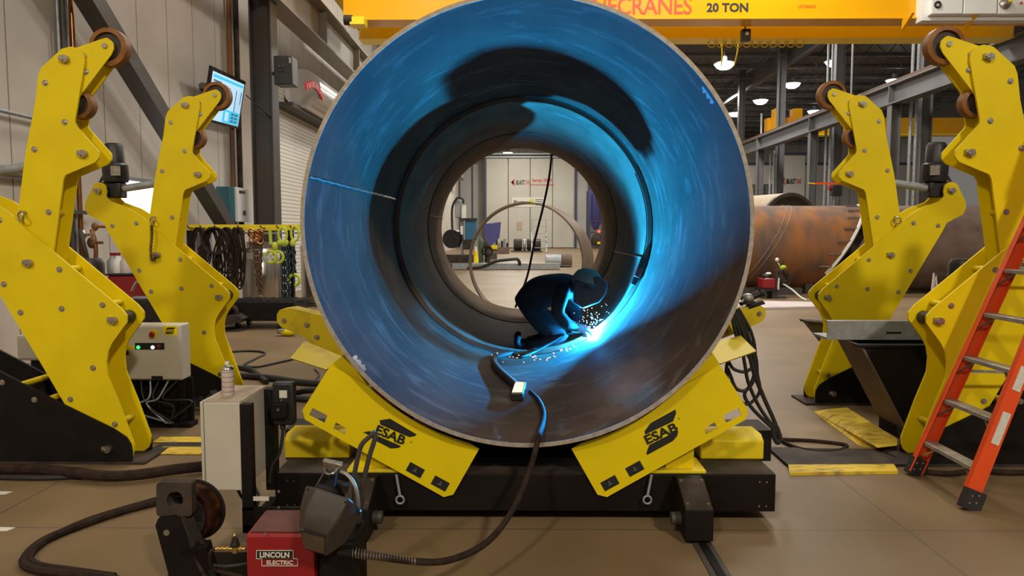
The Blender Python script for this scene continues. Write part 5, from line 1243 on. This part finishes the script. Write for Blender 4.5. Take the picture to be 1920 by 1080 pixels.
MB().prism(pxpoly([(384, 1054), (392, 1050), (404, 1082), (396, 1090)], d + .0), (0, .02, 0)).build('slot', 'text', t)
p = at(313, 998, d - .02); MB().cyl(p + Vector((0, -.006, 0)), p, .014, n=16).build('bolt', 'steel', t)
MB().box((p.x - .06, d - .1, 0), (p.x + .32, d + .35, .03)).build('foot', 'black', t); MB().bar((p.x + .12, d + .0, .22), (p.x + .14, d + .05, .02), .12, .06, (0, 1, 0)).build('upright', 'black', t)
c0 = at(357, 962, d + .13)
t2 = thing('wire_spool', c0 + Vector((0, 0, -.15)), 'spool of copper-coloured welding wire with black flanges behind the stand', 'wire spool')
ax = Vector((-.10, -1, 0)).normalized(); rs = .148
MB().lathe([(.026, .06), (rs * .70, .06), (rs * .72, .052), (.026, .052)], c0, ax, 40, True).build('flange', 'blackp', t2)
b = MB()
for k in range(12):
    q = 2 * math.pi * k / 12; e1 = ax.orthogonal().normalized(); e2 = ax.cross(e1); dr = e1 * math.cos(q) + e2 * math.sin(q); b.bar(c0 + ax * .063 + dr * .03, c0 + ax * .063 + dr * rs * .68, .003, .004, ax)
b.build('flange_rib', 'dusty', t2)
MB().lathe([(rs * .5, .048), (rs * .86, .048), (rs * .93, .03), (rs * .93, -.04), (rs * .5, -.04)], c0, ax, 48, True).build('wire_winding', 'wire', t2)
MB().lathe([(.026, -.045), (rs, -.045), (rs * 1.0, -.055), (.026, -.055)], c0, ax, 40, True).build('flange', 'blackp', t2)
MB().lathe([(.012, -.08), (.024, -.08), (.024, .075), (.012, .075)], c0, ax, 16, True).build('hub', 'dusty', t2)
# red wire feeder
d = 3.0; a, c = at(463, 1080, d), at(588, 1003, d); zt = c.z; dpt = .24
t = thing('wire_feeder', ((a.x + c.x) / 2, d, 0), 'red welding wire feeder with a dusty lid standing at the bottom left', 'welding machine')
MB().prism([(a.x, d, .03), (a.x, d, zt - .01), (a.x, d + .01, zt), (a.x, d + dpt, zt + .012), (a.x, d + dpt, .03)], (c.x - a.x, 0, 0)).build('case', 'red', t, bevel=.006)
MB().prism([(a.x + .012, d + .02, zt + .0025), (c.x - .005, d + .02, zt + .0025), (c.x - .005, d + dpt - .01, zt + .0135), (a.x + .012, d + dpt - .01, zt + .0135)], (0, 0, .004)).build('dusty_lid', 'reddust', t, flat=True)
def lf(u, v): return at(u, v, d - .003)
b = MB()
def frame(b, u0, v0, u1, v1, th=.0022):
    P = [lf(u0, v0), lf(u1, v0), lf(u1, v1), lf(u0, v1)]
    for i in range(4): b.bar(P[i], P[(i + 1) % 4], .003, th, (0, 0, 1) if i % 2 == 0 else (1, 0, 0))
p0, p1 = lf(481.5, 1047), lf(549, 1033); lg = MB().box((p0.x, d - .003, p0.z), (p1.x, d, p1.z)).build('name_plate', 'text', t)
frame(b, 481, 1032, 550, 1047.5); frame(b, 491, 1047.5, 558, 1061); b.build('name_border', 'textw', lg, flat=True)
q = lf(515, 1040); text('LINCOLN', 'name_text', 'textw', (q.x, d - .0045, q.z), (1, 0, 0), (0, 0, 1), .022, lg, .002, .035, 0, 1, wid=lf(544, 0).x - lf(485.5, 0).x)
q = lf(525, 1054.5); text('ELECTRIC', 'name_text', 'textw', (q.x, d - .0045, q.z), (1, 0, 0), (0, 0, 1), .017, lg, .002, .03, 0, 1, wid=lf(551, 0).x - lf(499, 0).x)
p = at(498, 1001, d - .002); MB().cyl(p, p + Vector((0, -.004, 0)), .006).build('lid_screw', 'steel', t)
# brass gas fitting
g0 = at(460, 1029, d + .03); g1 = at(404, 1029, d + .03)
b = MB().cyl(g0, g1, .006, n=12)
for f, r_ in ((.1, .010), (.3, .009), (.55, .010), (.72, .009), (.85, .010)): b.cyl(g0.lerp(g1, f), g0.lerp(g1, f + .08), r_, n=6)
gf = b.build('gas_fitting', 'brass', t)
p = at(441, 1034, d + .03); MB().lathe([(.012, 0), (.013, .022), (.020, .024), (.020, .036), (.015, .040), (.012, .060), (.006, .062)], p, (0, 0, 1), 16).build('relief_valve', 'blackp', gf); MB().lathe([(.013, -.004), (.014, .022)], p, (0, 0, 1), 8).ball(p + Vector((0, 0, .07)), .009).build('valve_cap', 'brass', gf)
MB().tube(curve([g1, at(396, 1034, d + .03), at(393, 1048, d + .04), at(402, 1068, d + .08), at(440, 1078, d + .1), at(465, 1085, d + .1)]), .008, 8).build('gas_hose', 'hose', t)
MB().tube(curve([at(400, 1060, d + .1), at(425, 1062, d + .12), at(470, 1056, d + .14)]), .007, 8).build('control_lead', 'rubber', t)
# black drive half of the feeder behind the helmet, with the torch socket
e0, e1 = at(590, 1110, 3.12), at(662, 1010, 3.12)
dv = MB().box((c.x, 3.04, .03), (c.x + .16, 3.30, zt - .05)).build('drive_housing', 'black', t, bevel=.01)
s0 = at(640, 1034, 3.05); MB().cyl(s0 + Vector((-.08, .03, .0)), at(662, 1037, 3.05), .025).build('torch_socket', 'blackp', t)
hb = MB().tube(curve([at(664, 892, 3.24), at(670, 862, 3.24), at(678, 834, 3.24), at(694, 818, 3.24), at(704, 809, 3.24)], 6) , .011, 10)
hb.tube(curve([at(704, 809, 3.24), at(702, 826, 3.24), at(692, 858, 3.24), at(680, 910, 3.24), at(676, 935, 3.24)], 6), .011, 10)
hb.bar(at(666, 892, 3.24), at(664, 1000, 3.26), .02, .02).bar(at(678, 930, 3.24), at(668, 1000, 3.26), .02, .02)
hb.build('carry_handle', 'darksteel', t)
p0, p1 = at(655, 835, 3.6), at(690, 821, 3.6)
# welding helmet hooked on the feeder
hp = [[(574, 910, 3.00), (592, 914, 2.89), (655, 934, 2.89), (669, 946, 2.98), (674, 958, 3.10), (615, 925, 3.14)],
      [(563, 950, 3.00), (571, 956, 2.86), (636, 972, 2.85), (668, 968, 2.97), (673, 972, 3.10), (610, 955, 3.16)],
      [(561, 980, 3.00), (566, 988, 2.85), (613, 1003, 2.83), (655, 990, 2.95), (667, 985, 3.08), (605, 985, 3.16)],
      [(567, 1022, 3.00), (570, 1030, 2.88), (613, 1044, 2.86), (644, 1022, 2.95), (652, 1014, 3.06), (605, 1012, 3.12)]]
t = thing('welding_helmet', at(615, 1040, 3.0), 'dark brown-black welding helmet hung upside down over the red feeder', 'welding helmet')
vs = [at(*p) for r_ in hp for p in r_]; fs = []
for i in range(3):
    for j in range(6): fs.append([i * 6 + j, i * 6 + (j + 1) % 6, i * 6 + 6 + (j + 1) % 6, i * 6 + 6 + j])
fs += [list(range(5, -1, -1)), [18 + j for j in range(6)]]
MB().add(vs, fs).build('shell', 'helmetb', t, bevel=.008)
lp = [at(568, 994, 2.845), at(609, 1006, 2.828), at(609, 1037, 2.852), at(572, 1026, 2.868)]; nn = (lp[1] - lp[0]).cross(lp[3] - lp[0]).normalized(); nn = nn if nn.y < 0 else -nn
MB().prism(lp, nn * .008).build('lens_window', 'amberlens', t, bevel=.003)
lp2 = [at(565, 990, 2.848), at(612, 1003.5, 2.829), at(612, 1007, 2.830), at(565, 993.5, 2.849)]; MB().prism(lp2, nn * .010).build('lens_frame', 'blackp', t, flat=True)
for u, v in ((579, 917), (648, 941)): p = at(u, v, 2.885); MB().cyl(p, p + Vector((0, -.006, 0)), .005, n=10).build('rivet', 'blackp', t)
MB().prism([at(604, 864, 3.04), at(641, 872, 3.0), at(641, 878, 3.0), at(630, 888, 3.03), at(608, 884, 3.05)], (.0, .03, .005)).build('headgear_pad', 'steel', t, bevel=.004)
MB().tube(curve([at(608, 878, 3.06), at(613, 888, 3.02), at(624, 888, 3.0), at(632, 880, 3.02)]), .006, 8).build('headgear_strap', 'bright', t)
MB().tube(curve([at(640, 884, 3.02), at(655, 894, 3.0), at(667, 915, 2.98), at(672, 945, 3.0), at(670, 958, 3.02)]), .008, 8).build('headgear_band', 'alu', t)
MB().tube(curve([at(612, 880, 3.04), at(600, 900, 3.02), at(592, 914, 3.0)]), .005, 6).build('headgear_wire', 'blackp', t)
MB().prism(pxpoly([(609, 886), (630, 888), (626, 915), (612, 912)], 3.05), (0, .05, 0)).build('ratchet_block', 'blackp', t)
MB().prism(pxpoly([(625, 905), (650, 912), (648, 928), (622, 922)], 3.12), (0, .05, 0)).build('sweat_band', 'dusty', t)
p = at(673, 959, 3.0); MB().cyl(p, p + Vector((0, -.02, 0)), .012).build('pivot_knob', 'blackp', t)
# torch cable: spring, hose over the rim, hand-remote, sleeve and lead to the torch
s1 = at(660, 1036, 3.05); s2 = at(782, 1053, 3.07)
t = thing('torch_cable', at(780, 1053, 3.07), 'brown welding cable with spring strain relief arching from the red feeder into the pipe', 'welding cable')
b = MB(); n = 22 * 10; dr = (s2 - s1); e1 = dr.normalized().orthogonal().normalized(); e2 = dr.normalized().cross(e1)
b.tube([s1 + dr * i / n + (e1 * math.cos(2 * math.pi * 22 * i / n) + e2 * math.sin(2 * math.pi * 22 * i / n)) * (.020 - .005 * i / n) for i in range(n + 1)], .0035, 5)
b.build('strain_relief_spring', 'steel', t)
P = [s1, s2, at(850, 1048, 3.15), at(915, 1015, 3.35), at(960, 958, 3.55), at(990, 890, 3.76), at(1003, 848, 3.90), at(1010, 826, 3.975) + Vector((0, 0, .02))]
P += [onpipe(u, v, .018) for u, v in ((1018, 795), (1019, 770), (1008, 748), (994, 735))]
MB().tube(curve(P, 8), .0155, 10).build('hose', 'hose', t)
P = [onpipe(u, v, .028) for u, v in ((978, 733), (958, 715), (940, 699), (928, 684), (928, 672), (940, 667), (960, 662))]
MB().tube(curve(P, 8), [.030] * 26 + [.024] * 23, 10).build('sleeve', 'rubber', t)
P = [onpipe(960, 662, .03), Vector(CABLE[3]), Vector(CABLE[2]), Vector(CABLE[1]), Vector(CABLE[0])]
MB().tube(curve(P, 8), .013, 8).build('torch_lead', 'rubber', t)
q0, q1 = onpipe(969, 745, .03), onpipe(976, 722, .03)
t = thing('inline_remote', q0, 'small brass-plated box on the welding cable inside the lower lip of the pipe', 'control box')
dr = (q1 - q0); MB().bar(q0, q1, .085, .05, (0, 0, 1)).build('case', 'blackp', t, bevel=.006); MB().bar(q0 + dr * .08 + Vector((0, 0, .026)), q1 - dr * .05 + Vector((0, 0, .026)), .07, .004, (0, 0, 1)).build('face_plate', 'brass', t)

# ================================================================== RIGHT SIDE: LADDER
t = thing('step_ladder', (2.9, 4.7, 0), 'orange fibreglass step ladder with aluminium treads standing at the right edge', 'step ladder')
A0, A1 = fl(1712, 890), at(1886, 500, 4.97); B0, B1 = fl(1815, 955), at(1884, 750, 4.43)
def ext(p, q, z): return p + (q - p) * ((z - p.z) / (q.z - p.z))
H = 2.35; A2, B2 = ext(A0, A1, H), ext(B0, B1, H); A2.x = B2.x = (A2.x + B2.x) / 2 ; A2.y = 4.93; B2.y = 4.53
for p0, p1, lab in ((A0, A2, 1), (B0, B2, -1)):
    ra = MB().bar(p0 + Vector((0, 0, .02)), p1, .095, .010, (0, 1, 0))
    dr = (p1 - p0).normalized(); sd = dr.cross(Vector((0, 1, 0))).normalized()
    for s_ in (-1, 1): ra.bar(p0 + sd * s_ * .044 + Vector((0, lab * -.017, .02)), p1 + sd * s_ * .044 + Vector((0, lab * -.017, 0)), .008, .036, (0, 1, 0))
    ro = ra.build('rail', 'orange', t)
    MB().bar(p0 + Vector((0, 0, .0)), p0 + (p1 - p0) * .048, .115, .055, (0, 1, 0)).build('rubber_foot', 'rubber', ro)
    b = MB()
    for f in (.012, .03):
        for s_ in (-.02, .02): c_ = p0 + (p1 - p0) * f + Vector((s_, -.03, .02)); b.cyl(c_, c_ + Vector((0, .004, 0)), .007, n=8)
    b.build('foot_rivets', 'steel', ro)
    if lab < 0:
        for f0, f1 in ((.165, .245), (.30, .36)):
            c0_, c1_ = p0 + (p1 - p0) * f0 + Vector((0, -.008, 0)), p0 + (p1 - p0) * f1 + Vector((0, -.008, 0)); MB().bar(c0_, c1_, .05, .004, (0, 1, 0)).build('warning_label', 'paper', ro)
for k in range(8):
    z = .225 + .292 * k
    if z > H - .1: break
    pa_, pb_ = ext(A0, A2, z), ext(B0, B2, z); tr = MB().bar(pa_ + Vector((0, -.006, 0)), pb_ + Vector((0, .006, 0)), .085, .028).build('tread', 'alu', t, bevel=.004)
    for p, q, s_ in ((pa_, pb_, 1), (pb_, pa_, -1)):
        b = MB()
        dn = ext(A0, A2, z - .11) if s_ > 0 else ext(B0, B2, z - .11)
        b.bar(p.lerp(q, .22) + Vector((-.02, 0, -.012)), dn + Vector((-.02, 0, 0)), .012, .012)
        b.build('tread_brace', 'steel', tr)
    c_ = pa_.lerp(pb_, .5)
R0, R1 = Vector((4.05, 5.06, 0)), Vector((4.05, 4.40, 0)); T0, T1 = A2 + Vector((.12, 0, 0)), B2 + Vector((.12, 0, 0))
for p0, p1 in ((R0, T0), (R1, T1)): MB().bar(p0, p1, .06, .03, (0, 1, 0)).build('rear_rail', 'orange', t)
for z in (.35, .9, 1.5): MB().bar(ext(R0, T0, z), ext(R1, T1, z), .03, .03).build('rear_strut', 'alu', t)
MB().box((A2.x - .10, 4.44, H - .02), (A2.x + .22, 5.02, H + .05)).build('top_cap', 'blackp', t, bevel=.01)
for z in (.72, 1.42):
    for pp, rr, dy in ((ext(B0, B2, z), ext(R1, T1, z - .05), 0), (ext(A0, A2, z), ext(R0, T0, z - .05), 0)): MB().bar(pp, rr, .02, .005, (0, 1, 0)).build('spreader_bar', 'alu', t)
# ---- galvanised channel resting on a black trough
d = 6.0; p0, p1 = at(1551, 637, d), at(1735, 602, d)
t = thing('steel_channel', ((p0.x + p1.x) / 2, d, p0.z), 'grey galvanised channel with a slot resting on the black trough', 'steel channel')
c_ = MB().prism([(p0.x, d, p0.z), (p0.x, d, p1.z), (p0.x, d + .05, p1.z + .003), (p0.x, d + .06, p1.z - .012), (p0.x, d + .012, p1.z - .016), (p0.x, d + .012, p0.z + .016), (p0.x, d + .30, p0.z + .016), (p0.x, d + .30, p0.z)], (p1.x - p0.x + .35, 0, 0)).build('channel', 'galv', t)
s0, s1_ = at(1662, 626, d - .001), at(1690, 622, d - .001); MB().box((s0.x, d - .002, s0.z), (s1_.x, d + .001, s1_.z)).build('slot', 'text', t)
t = thing('black_trough', ((p0.x + p1.x) / 2, 6.2, 0), 'black slanted steel trough under the grey channel, between the two right arms', 'trough')
yA, yB = 5.76, 6.18; zt_ = p0.z
for y, th in ((yA, .02), (yB - .02, .02)): MB().prism([(2.69, y, zt_ - .01), (3.9, y, zt_ - .01), (3.9, y, .12), (3.04, y, .12)], (0, th, 0)).build('end_plate', 'black', t, flat=True)
MB().prism([(2.67, yA - .01, zt_ - .005), (2.69, yA - .01, zt_ - .005), (3.06, yA - .01, .10), (3.04, yA - .01, .10)], (0, yB - yA + .02, 0)).build('slanted_side', 'plate', t, flat=True)
MB().box((2.64, yA - .03, zt_ - .02), (3.9, yA + .06, zt_ - .003)).build('rim', 'black', t); MB().box((2.64, yB - .06, zt_ - .02), (3.9, yB + .03, zt_ - .003)).build('rim', 'black', t)
MB().box((3.05, yA, .0), (3.9, yB, .12)).build('base', 'black', t)
qa = at(1512, 603, 7.6)
t2 = thing('steel_chute', (qa.x + .2, 7.6, 0), 'dark pointed steel lip poking out behind the toe of the rear right arm', 'chute')
MB().prism(pxpoly([(1512, 603), (1560, 607), (1560, 650), (1543, 642)], 7.6), (0, .12, 0)).build('lip', 'darksteel', t2); MB().prism(pxpoly([(1512, 602), (1562, 605), (1562, 609), (1514, 606)], 7.57), (0, .2, 0)).build('rim', 'dusty', t2)
qb = at(1562, 640, 7.62); MB().box((qb.x - .06, 7.62, 0), (qb.x, 7.70, qb.z)).build('post', 'darksteel', t2)
q = fl(1640, 790); MB().box((q.x - .08, 5.72, .02), (q.x + .10, 5.85, .22)).build('end_block', 'blackp', t)
# ---- floor covers on the right
def flat_poly(px, z, name, m, lab, cat, th=None):
    P = [fl(u, v, z) for u, v in px]; b = MB().prism([Vector((p.x, p.y, z)) for p in P], (0, 0, -z)); return tag(b.build(name, m, flat=True), lab, cat)
t = thing('cable_ramp', fl(1605, 800), 'yellow folded cable ramp on the floor in front of the rear right arm', 'cable ramp')
f0, f1 = fl(1547, 769, .05), fl(1645, 840, .05)
lt = [fl(1525, 773), fl(1610, 836)]; rt = [fl(1588, 765, .05), fl(1682, 824, .05)]
MB().prism([lt[0], f0, f1, fl(1637, 842), lt[1]], (0, 0, .006)).build('ramp_face', 'yellowf', t, flat=True)
MB().prism([f0, rt[0], rt[1], fl(1682, 836, .05), f1], (0, 0, .006)).build('top_face', 'yellowf', t, flat=True)
flat_poly([(1440, 838), (1644, 842), (1705, 870), (1478, 872)], .02, 'floor_cover', 'dusty', 'dark floor cover plate right of the roller bed', 'floor plate')
flat_poly([(1478, 871), (1676, 870), (1684, 883), (1480, 886)], .021, 'floor_cover_strip', 'yellowf', 'yellow edge strip on the floor cover right of the roller bed', 'floor strip')
floor_cable([(1453, 822), (1470, 824), (1520, 826), (1575, 832), (1588, 837), (1570, 845), (1530, 846), (1490, 838), (1462, 822), (1448, 800)], .014, 'hose', 'brown cable lying in a long loop on the floor right of the roller bed')
floor_cable([(1730, 884), (1780, 888), (1830, 882), (1890, 886), (1990, 884)], .02, 'hose', 'grey-brown cables along the foot of the nearest right arm, behind the ladder')
# hoses draped over the right-hand swing arm
t = thing('welding_leads', at(1400, 700, 4.85), 'bundle of black welding leads draped over the right swing arm and falling to the floor', 'cables')
def lead(px, r, m='rubber', d0=4.86, d1=4.86):
    n = len(px) - 1; MB().tube(curve([at(u, v, d0 + (d1 - d0) * i / n) for i, (u, v) in enumerate(px)]), r, 8).build('lead', m, t)
lead([(1376, 585), (1392, 620), (1404, 660), (1414, 700), (1432, 745), (1452, 790), (1458, 812)], .014)
lead([(1380, 580), (1398, 615), (1410, 655), (1416, 690), (1408, 720), (1396, 740), (1410, 765), (1440, 795), (1456, 808)], .012)
lead([(1374, 590), (1388, 630), (1396, 680), (1404, 720), (1425, 765), (1450, 800)], .012)
lead([(1372, 592), (1384, 640), (1400, 662), (1414, 690), (1412, 715), (1398, 732), (1380, 728), (1370, 705), (1364, 690)], .012)
lead([(1378, 582), (1402, 630), (1417, 668), (1420, 700), (1424, 735), (1400, 758), (1374, 735), (1362, 700), (1366, 670)], .011)
lead([(1384, 578), (1408, 622), (1416, 660), (1412, 686), (1396, 697), (1376, 692), (1366, 678)], .011)
lead([(1452, 792), (1450, 815), (1458, 830), (1462, 820), (1456, 800)], .016)
q = at(1410, 568, 5.05)
t = thing('angle_grinder', q, 'angle grinder with a metal head and black body lying on the right swing arm', 'grinder')
MB().ball(at(1402, 559, 5.06), .045, (1.1, .8, .75), 14, 10).build('gear_head', 'alu', t); MB().cyl(at(1408, 558, 5.06), at(1424, 550, 5.06), .024, .022).cyl(at(1424, 550, 5.06), at(1433, 551, 5.06), .026, .020).build('motor_body', 'blackp', t)
MB().lathe([(.0, 0), (.055, 0), (.055, .012), (0, .02)], at(1401, 566, 5.06), (.1, 0, -1), 20).build('guard', 'dusty', t); MB().cyl(at(1398, 560, 5.06), at(1390, 570, 4.98), .014).build('side_handle', 'blackp', t)
t = thing('rubber_pad', at(1414, 572, 5.04), 'black rubber pad under the angle grinder', 'pad')
MB().bar(at(1399, 577, 5.05), at(1430, 567, 5.05), .10, .012).bar(at(1402, 573, 5.05), at(1428, 564, 5.05), .08, .010).build('pad', 'rubber', t)

# ================================================================== RIGHT BACKGROUND: RUSTY SECTIONS
def section(xl, slant, xr, yc, r, name, m, lab, seams=()):
    t = thing(name, ((xl + xr) / 2, yc, 0), lab, 'steel section'); b = MB(); n = 64; vs = []; fs = []
    def ring(x0, rr): return [Vector((x0 + slant * (rr * math.sin(2 * math.pi * j / n)) / r * .5, yc + rr * math.cos(2 * math.pi * j / n), r + .03 + rr * math.sin(2 * math.pi * j / n))) for j in range(n)]
    L = [ring(xl, r), ring(xr, r), ring(xr, r - .03), ring(xl, r - .03)]
    for l in L: vs += l
    for k in range(4):
        for j in range(n): fs.append([k * n + j, k * n + (j + 1) % n, ((k + 1) % 4) * n + (j + 1) % n, ((k + 1) % 4) * n + j])
    b.add(vs, fs).build('shell', m, t)
    for x0 in seams:
        P = ring(x0, r + .004); MB().tube(P, .012, 6, closed=True).build('weld_seam', 'ring', t)
    for x in (xl + .8, xr - .8): MB().box((x - .1, yc - .8, 0), (x + .1, yc + .8, .28)).build('cradle', 'darksteel', t, flat=True)
    return t, ring
t, rg = section(5.2, 1.5, 8.58, 20.6, 1.17, 'rusty_section', 'rust', 'orange-brown rusty rolled section lying between the pipe rim and the rear right arm', (6.53, 6.68))
P = rg(8.55, 1.18); n = 64
b = MB(); idx = list(range(17, 39)); b.tube([P[j] + Vector((0, -.03, 0)) for j in idx], .045, 6); b.build('alignment_strip', 'paper', t)
for k in range(7):
    j = idx[1 + k * 3]; MB().bar(P[j] + Vector((-.38, -.04, 0)), P[j] + Vector((.05, -.04, 0)), .035, .035).build('tack_bar', 'ring', t)
section(8.86, 1.5, 12.4, 20.6, 1.17, 'rusty_section', 'plate', 'dark brown rolled section behind the ear of the rear right arm', (9.3,))
# ring-ended pale tube behind
t = thing('rolled_tube', (10, 26, .8), 'pale rolled tube with a bright ring end behind the rusty section', 'steel tube')
ax = Vector((-.30, 1, 0)).normalized(); c_ = at(1482, 421, 26); b = MB()
MB().lathe([(1.00, 0), (1.10, 0), (1.10, 6.5), (1.00, 6.5)], c_, ax, 48, True).build('shell', 'greyd', t)
MB().lathe([(1.0, -.01), (1.11, -.01), (1.11, .12), (1.0, .12)], c_, ax, 48, True).build('end_ring', 'darksteel', t)
MB().lathe([(.98, .1), (.999, .1), (.999, 3.0), (.98, 3.0)], c_, ax, 48, True).build('bright_bore', 'bright', t)
for k in (1.0, 5.0): q = c_ + ax * k; MB().box((q.x - .7, q.y - .15, 0), (q.x + .7, q.y + .15, c_.z - .85)).build('cradle', 'darksteel', t, flat=True)
# small hoist with an orange trolley in front of the booth door
t = thing('chain_hoist', at(1564, 355, 30), 'small orange and black electric chain hoist behind the rear right arm', 'hoist')
q = at(1562, 345, 30); MB().bar(q + Vector((-.75, 0, .02)), q + Vector((.6, 0, .02)), .06, .08).build('trolley_arm', 'textk', t)
MB().bar(q + Vector((-.75, 0, .02)), q + Vector((-1.0, 0, .04)), .04, .04).build('arm_end', 'yellow2', t)
p = at(1567, 358, 30); MB().box(p + Vector((-.2, -.15, -.2)), p + Vector((.2, .15, .22))).build('hoist_body', 'blackp', t, bevel=.03); MB().cyl(p + Vector((-.28, 0, .12)), p + Vector((-.18, 0, .12)), .10).build('end_cap', 'red', t)
b = MB(); chain(b, [p + Vector((-.06, 0, -.2)), p + Vector((-.06, 0, -.62))], .09, .018); chain(b, [p + Vector((.08, 0, -.2)), p + Vector((.08, 0, -.40))], .09, .018); b.build('hoist_chain', 'galv', t)
MB().torus(p + Vector((-.06, 0, -.70)), (0, 1, 0), .07, .02, 14, 6, (-120, 160)).build('hoist_hook', 'galv', t)
MB().bar(q + Vector((.6, 0, .02)), Vector((q.x + .6, q.y, 11.5)), .05, .05).build('hanger', 'galv', t)
# red welder on the floor before the rusty section, mask on top, bottle trolley, light rail
q = fl(1444, 560); y_ = q.y
t = thing('welding_machine', q, 'red welding machine on the floor in front of the rusty section', 'welding machine')
p0, p1 = at(1431, 541, y_), at(1455, 523, y_); MB().box((p0.x, y_, p0.z), (p1.x, y_ + .45, p1.z)).build('case', 'red', t, bevel=.02); MB().box((p0.x - .05, y_ - .05, p0.z - .06), (p1.x + .05, y_ + .5, p0.z)).build('skid', 'blackp', t)
for x in (p0.x, p1.x - .08): MB().box((x, y_, 0), (x + .08, y_ + .4, p0.z - .05)).build('stand', 'darksteel', t)
q = at(1438, 517, y_ + .15); t = thing('welding_helmet', q, 'black and white welding helmet lying on the red welding machine', 'welding helmet')
MB().ball(at(1438, 518, y_ + .15), .10, (1.2, 1, .8), 14, 8).build('shell', 'blackp', t); MB().ball(at(1441, 513, y_ + .12), .06, (1.2, 1, .6), 12, 6).build('white_top', 'white', t); MB().bar(at(1434, 523, y_ + .1), at(1446, 524, y_ + .1), .1, .05).build('chin', 'white', t)
q = fl(1462, 560); t = thing('bottle_trolley', q, 'small trolley with lime torch handle and tangled leads beside the red machine', 'trolley')
MB().bar(at(1456, 557, y_), at(1457, 488, y_), .03, .03).build('upright', 'darksteel', t); p = at(1457, 487, y_); MB().ball(p, .05).build('knob', 'white', t)
MB().bar(at(1458, 492, y_), at(1466, 505, y_), .04, .03).build('torch_handle', 'lime', t); MB().ball(at(1468, 501, y_), .09, (1, .5, .6), 10, 6).build('torch_body', 'lime', t); MB().bar(at(1462, 500, y_), at(1470, 489, y_), .04, .03).build('torch_lever', 'blackp', t)
b = MB()
for k in range(7): b.torus(at(1468 + random.uniform(-3, 4), 515 + k * 2.2, y_ + .02), (random.random() - .5, 1, random.random() - .5), .13 + .03 * random.random(), .014, 16, 5)
b.build('lead_tangle', 'rubber', t)
MB().bar(at(1459, 543, y_ - .03), at(1460, 521, y_ - .03), .05, .03).build('bright_tube', 'white', t); MB().box(at(1454, 560, y_), at(1474, 556, y_) + Vector((0, .4, 0))).build('base', 'darksteel', t)
MB().tube(curve([at(1468, 532, y_ - .03), at(1485, 543, y_ - .1), at(1500, 556, y_ - .4), at(1512, 563, y_ - .6)]), .02).build('white_lead', 'white', t)
flat_poly([(1385, 563), (1530, 566), (1545, 574), (1380, 578)], .05, 'floor_board', 'pink', 'pale lilac board lying on the floor in front of the rusty section', 'board')
a, c = fl(1380, 562), fl(1540, 561); tag(MB().bar((a.x, a.y + 1.5, .09), (c.x, a.y + 1.5, .09), .2, .18).build('timber_beam', 'darksteel'), 'dark beam lying behind the lilac board', 'beam')
t = thing('trestle', fl(1752, 570), 'small pale pink trestle frame between the right arms', 'trestle')
y_ = 13.5
for u0, u1 in ((1741, 1752), (1763, 1753)): MB().bar(at(u0, 604, y_), at(u1, 512, y_), .035, .035).build('leg', 'pink', t)
MB().bar(at(1747, 540, y_), at(1757, 540, y_), .03, .03).build('cross_bar', 'pink', t); MB().bar(at(1752, 513, y_), at(1780, 515, y_), .05, .05).build('top_bar', 'darksteel', t); MB().bar(at(1778, 515, y_), at(1778, 604, y_), .05, .05).build('post', 'darksteel', t)
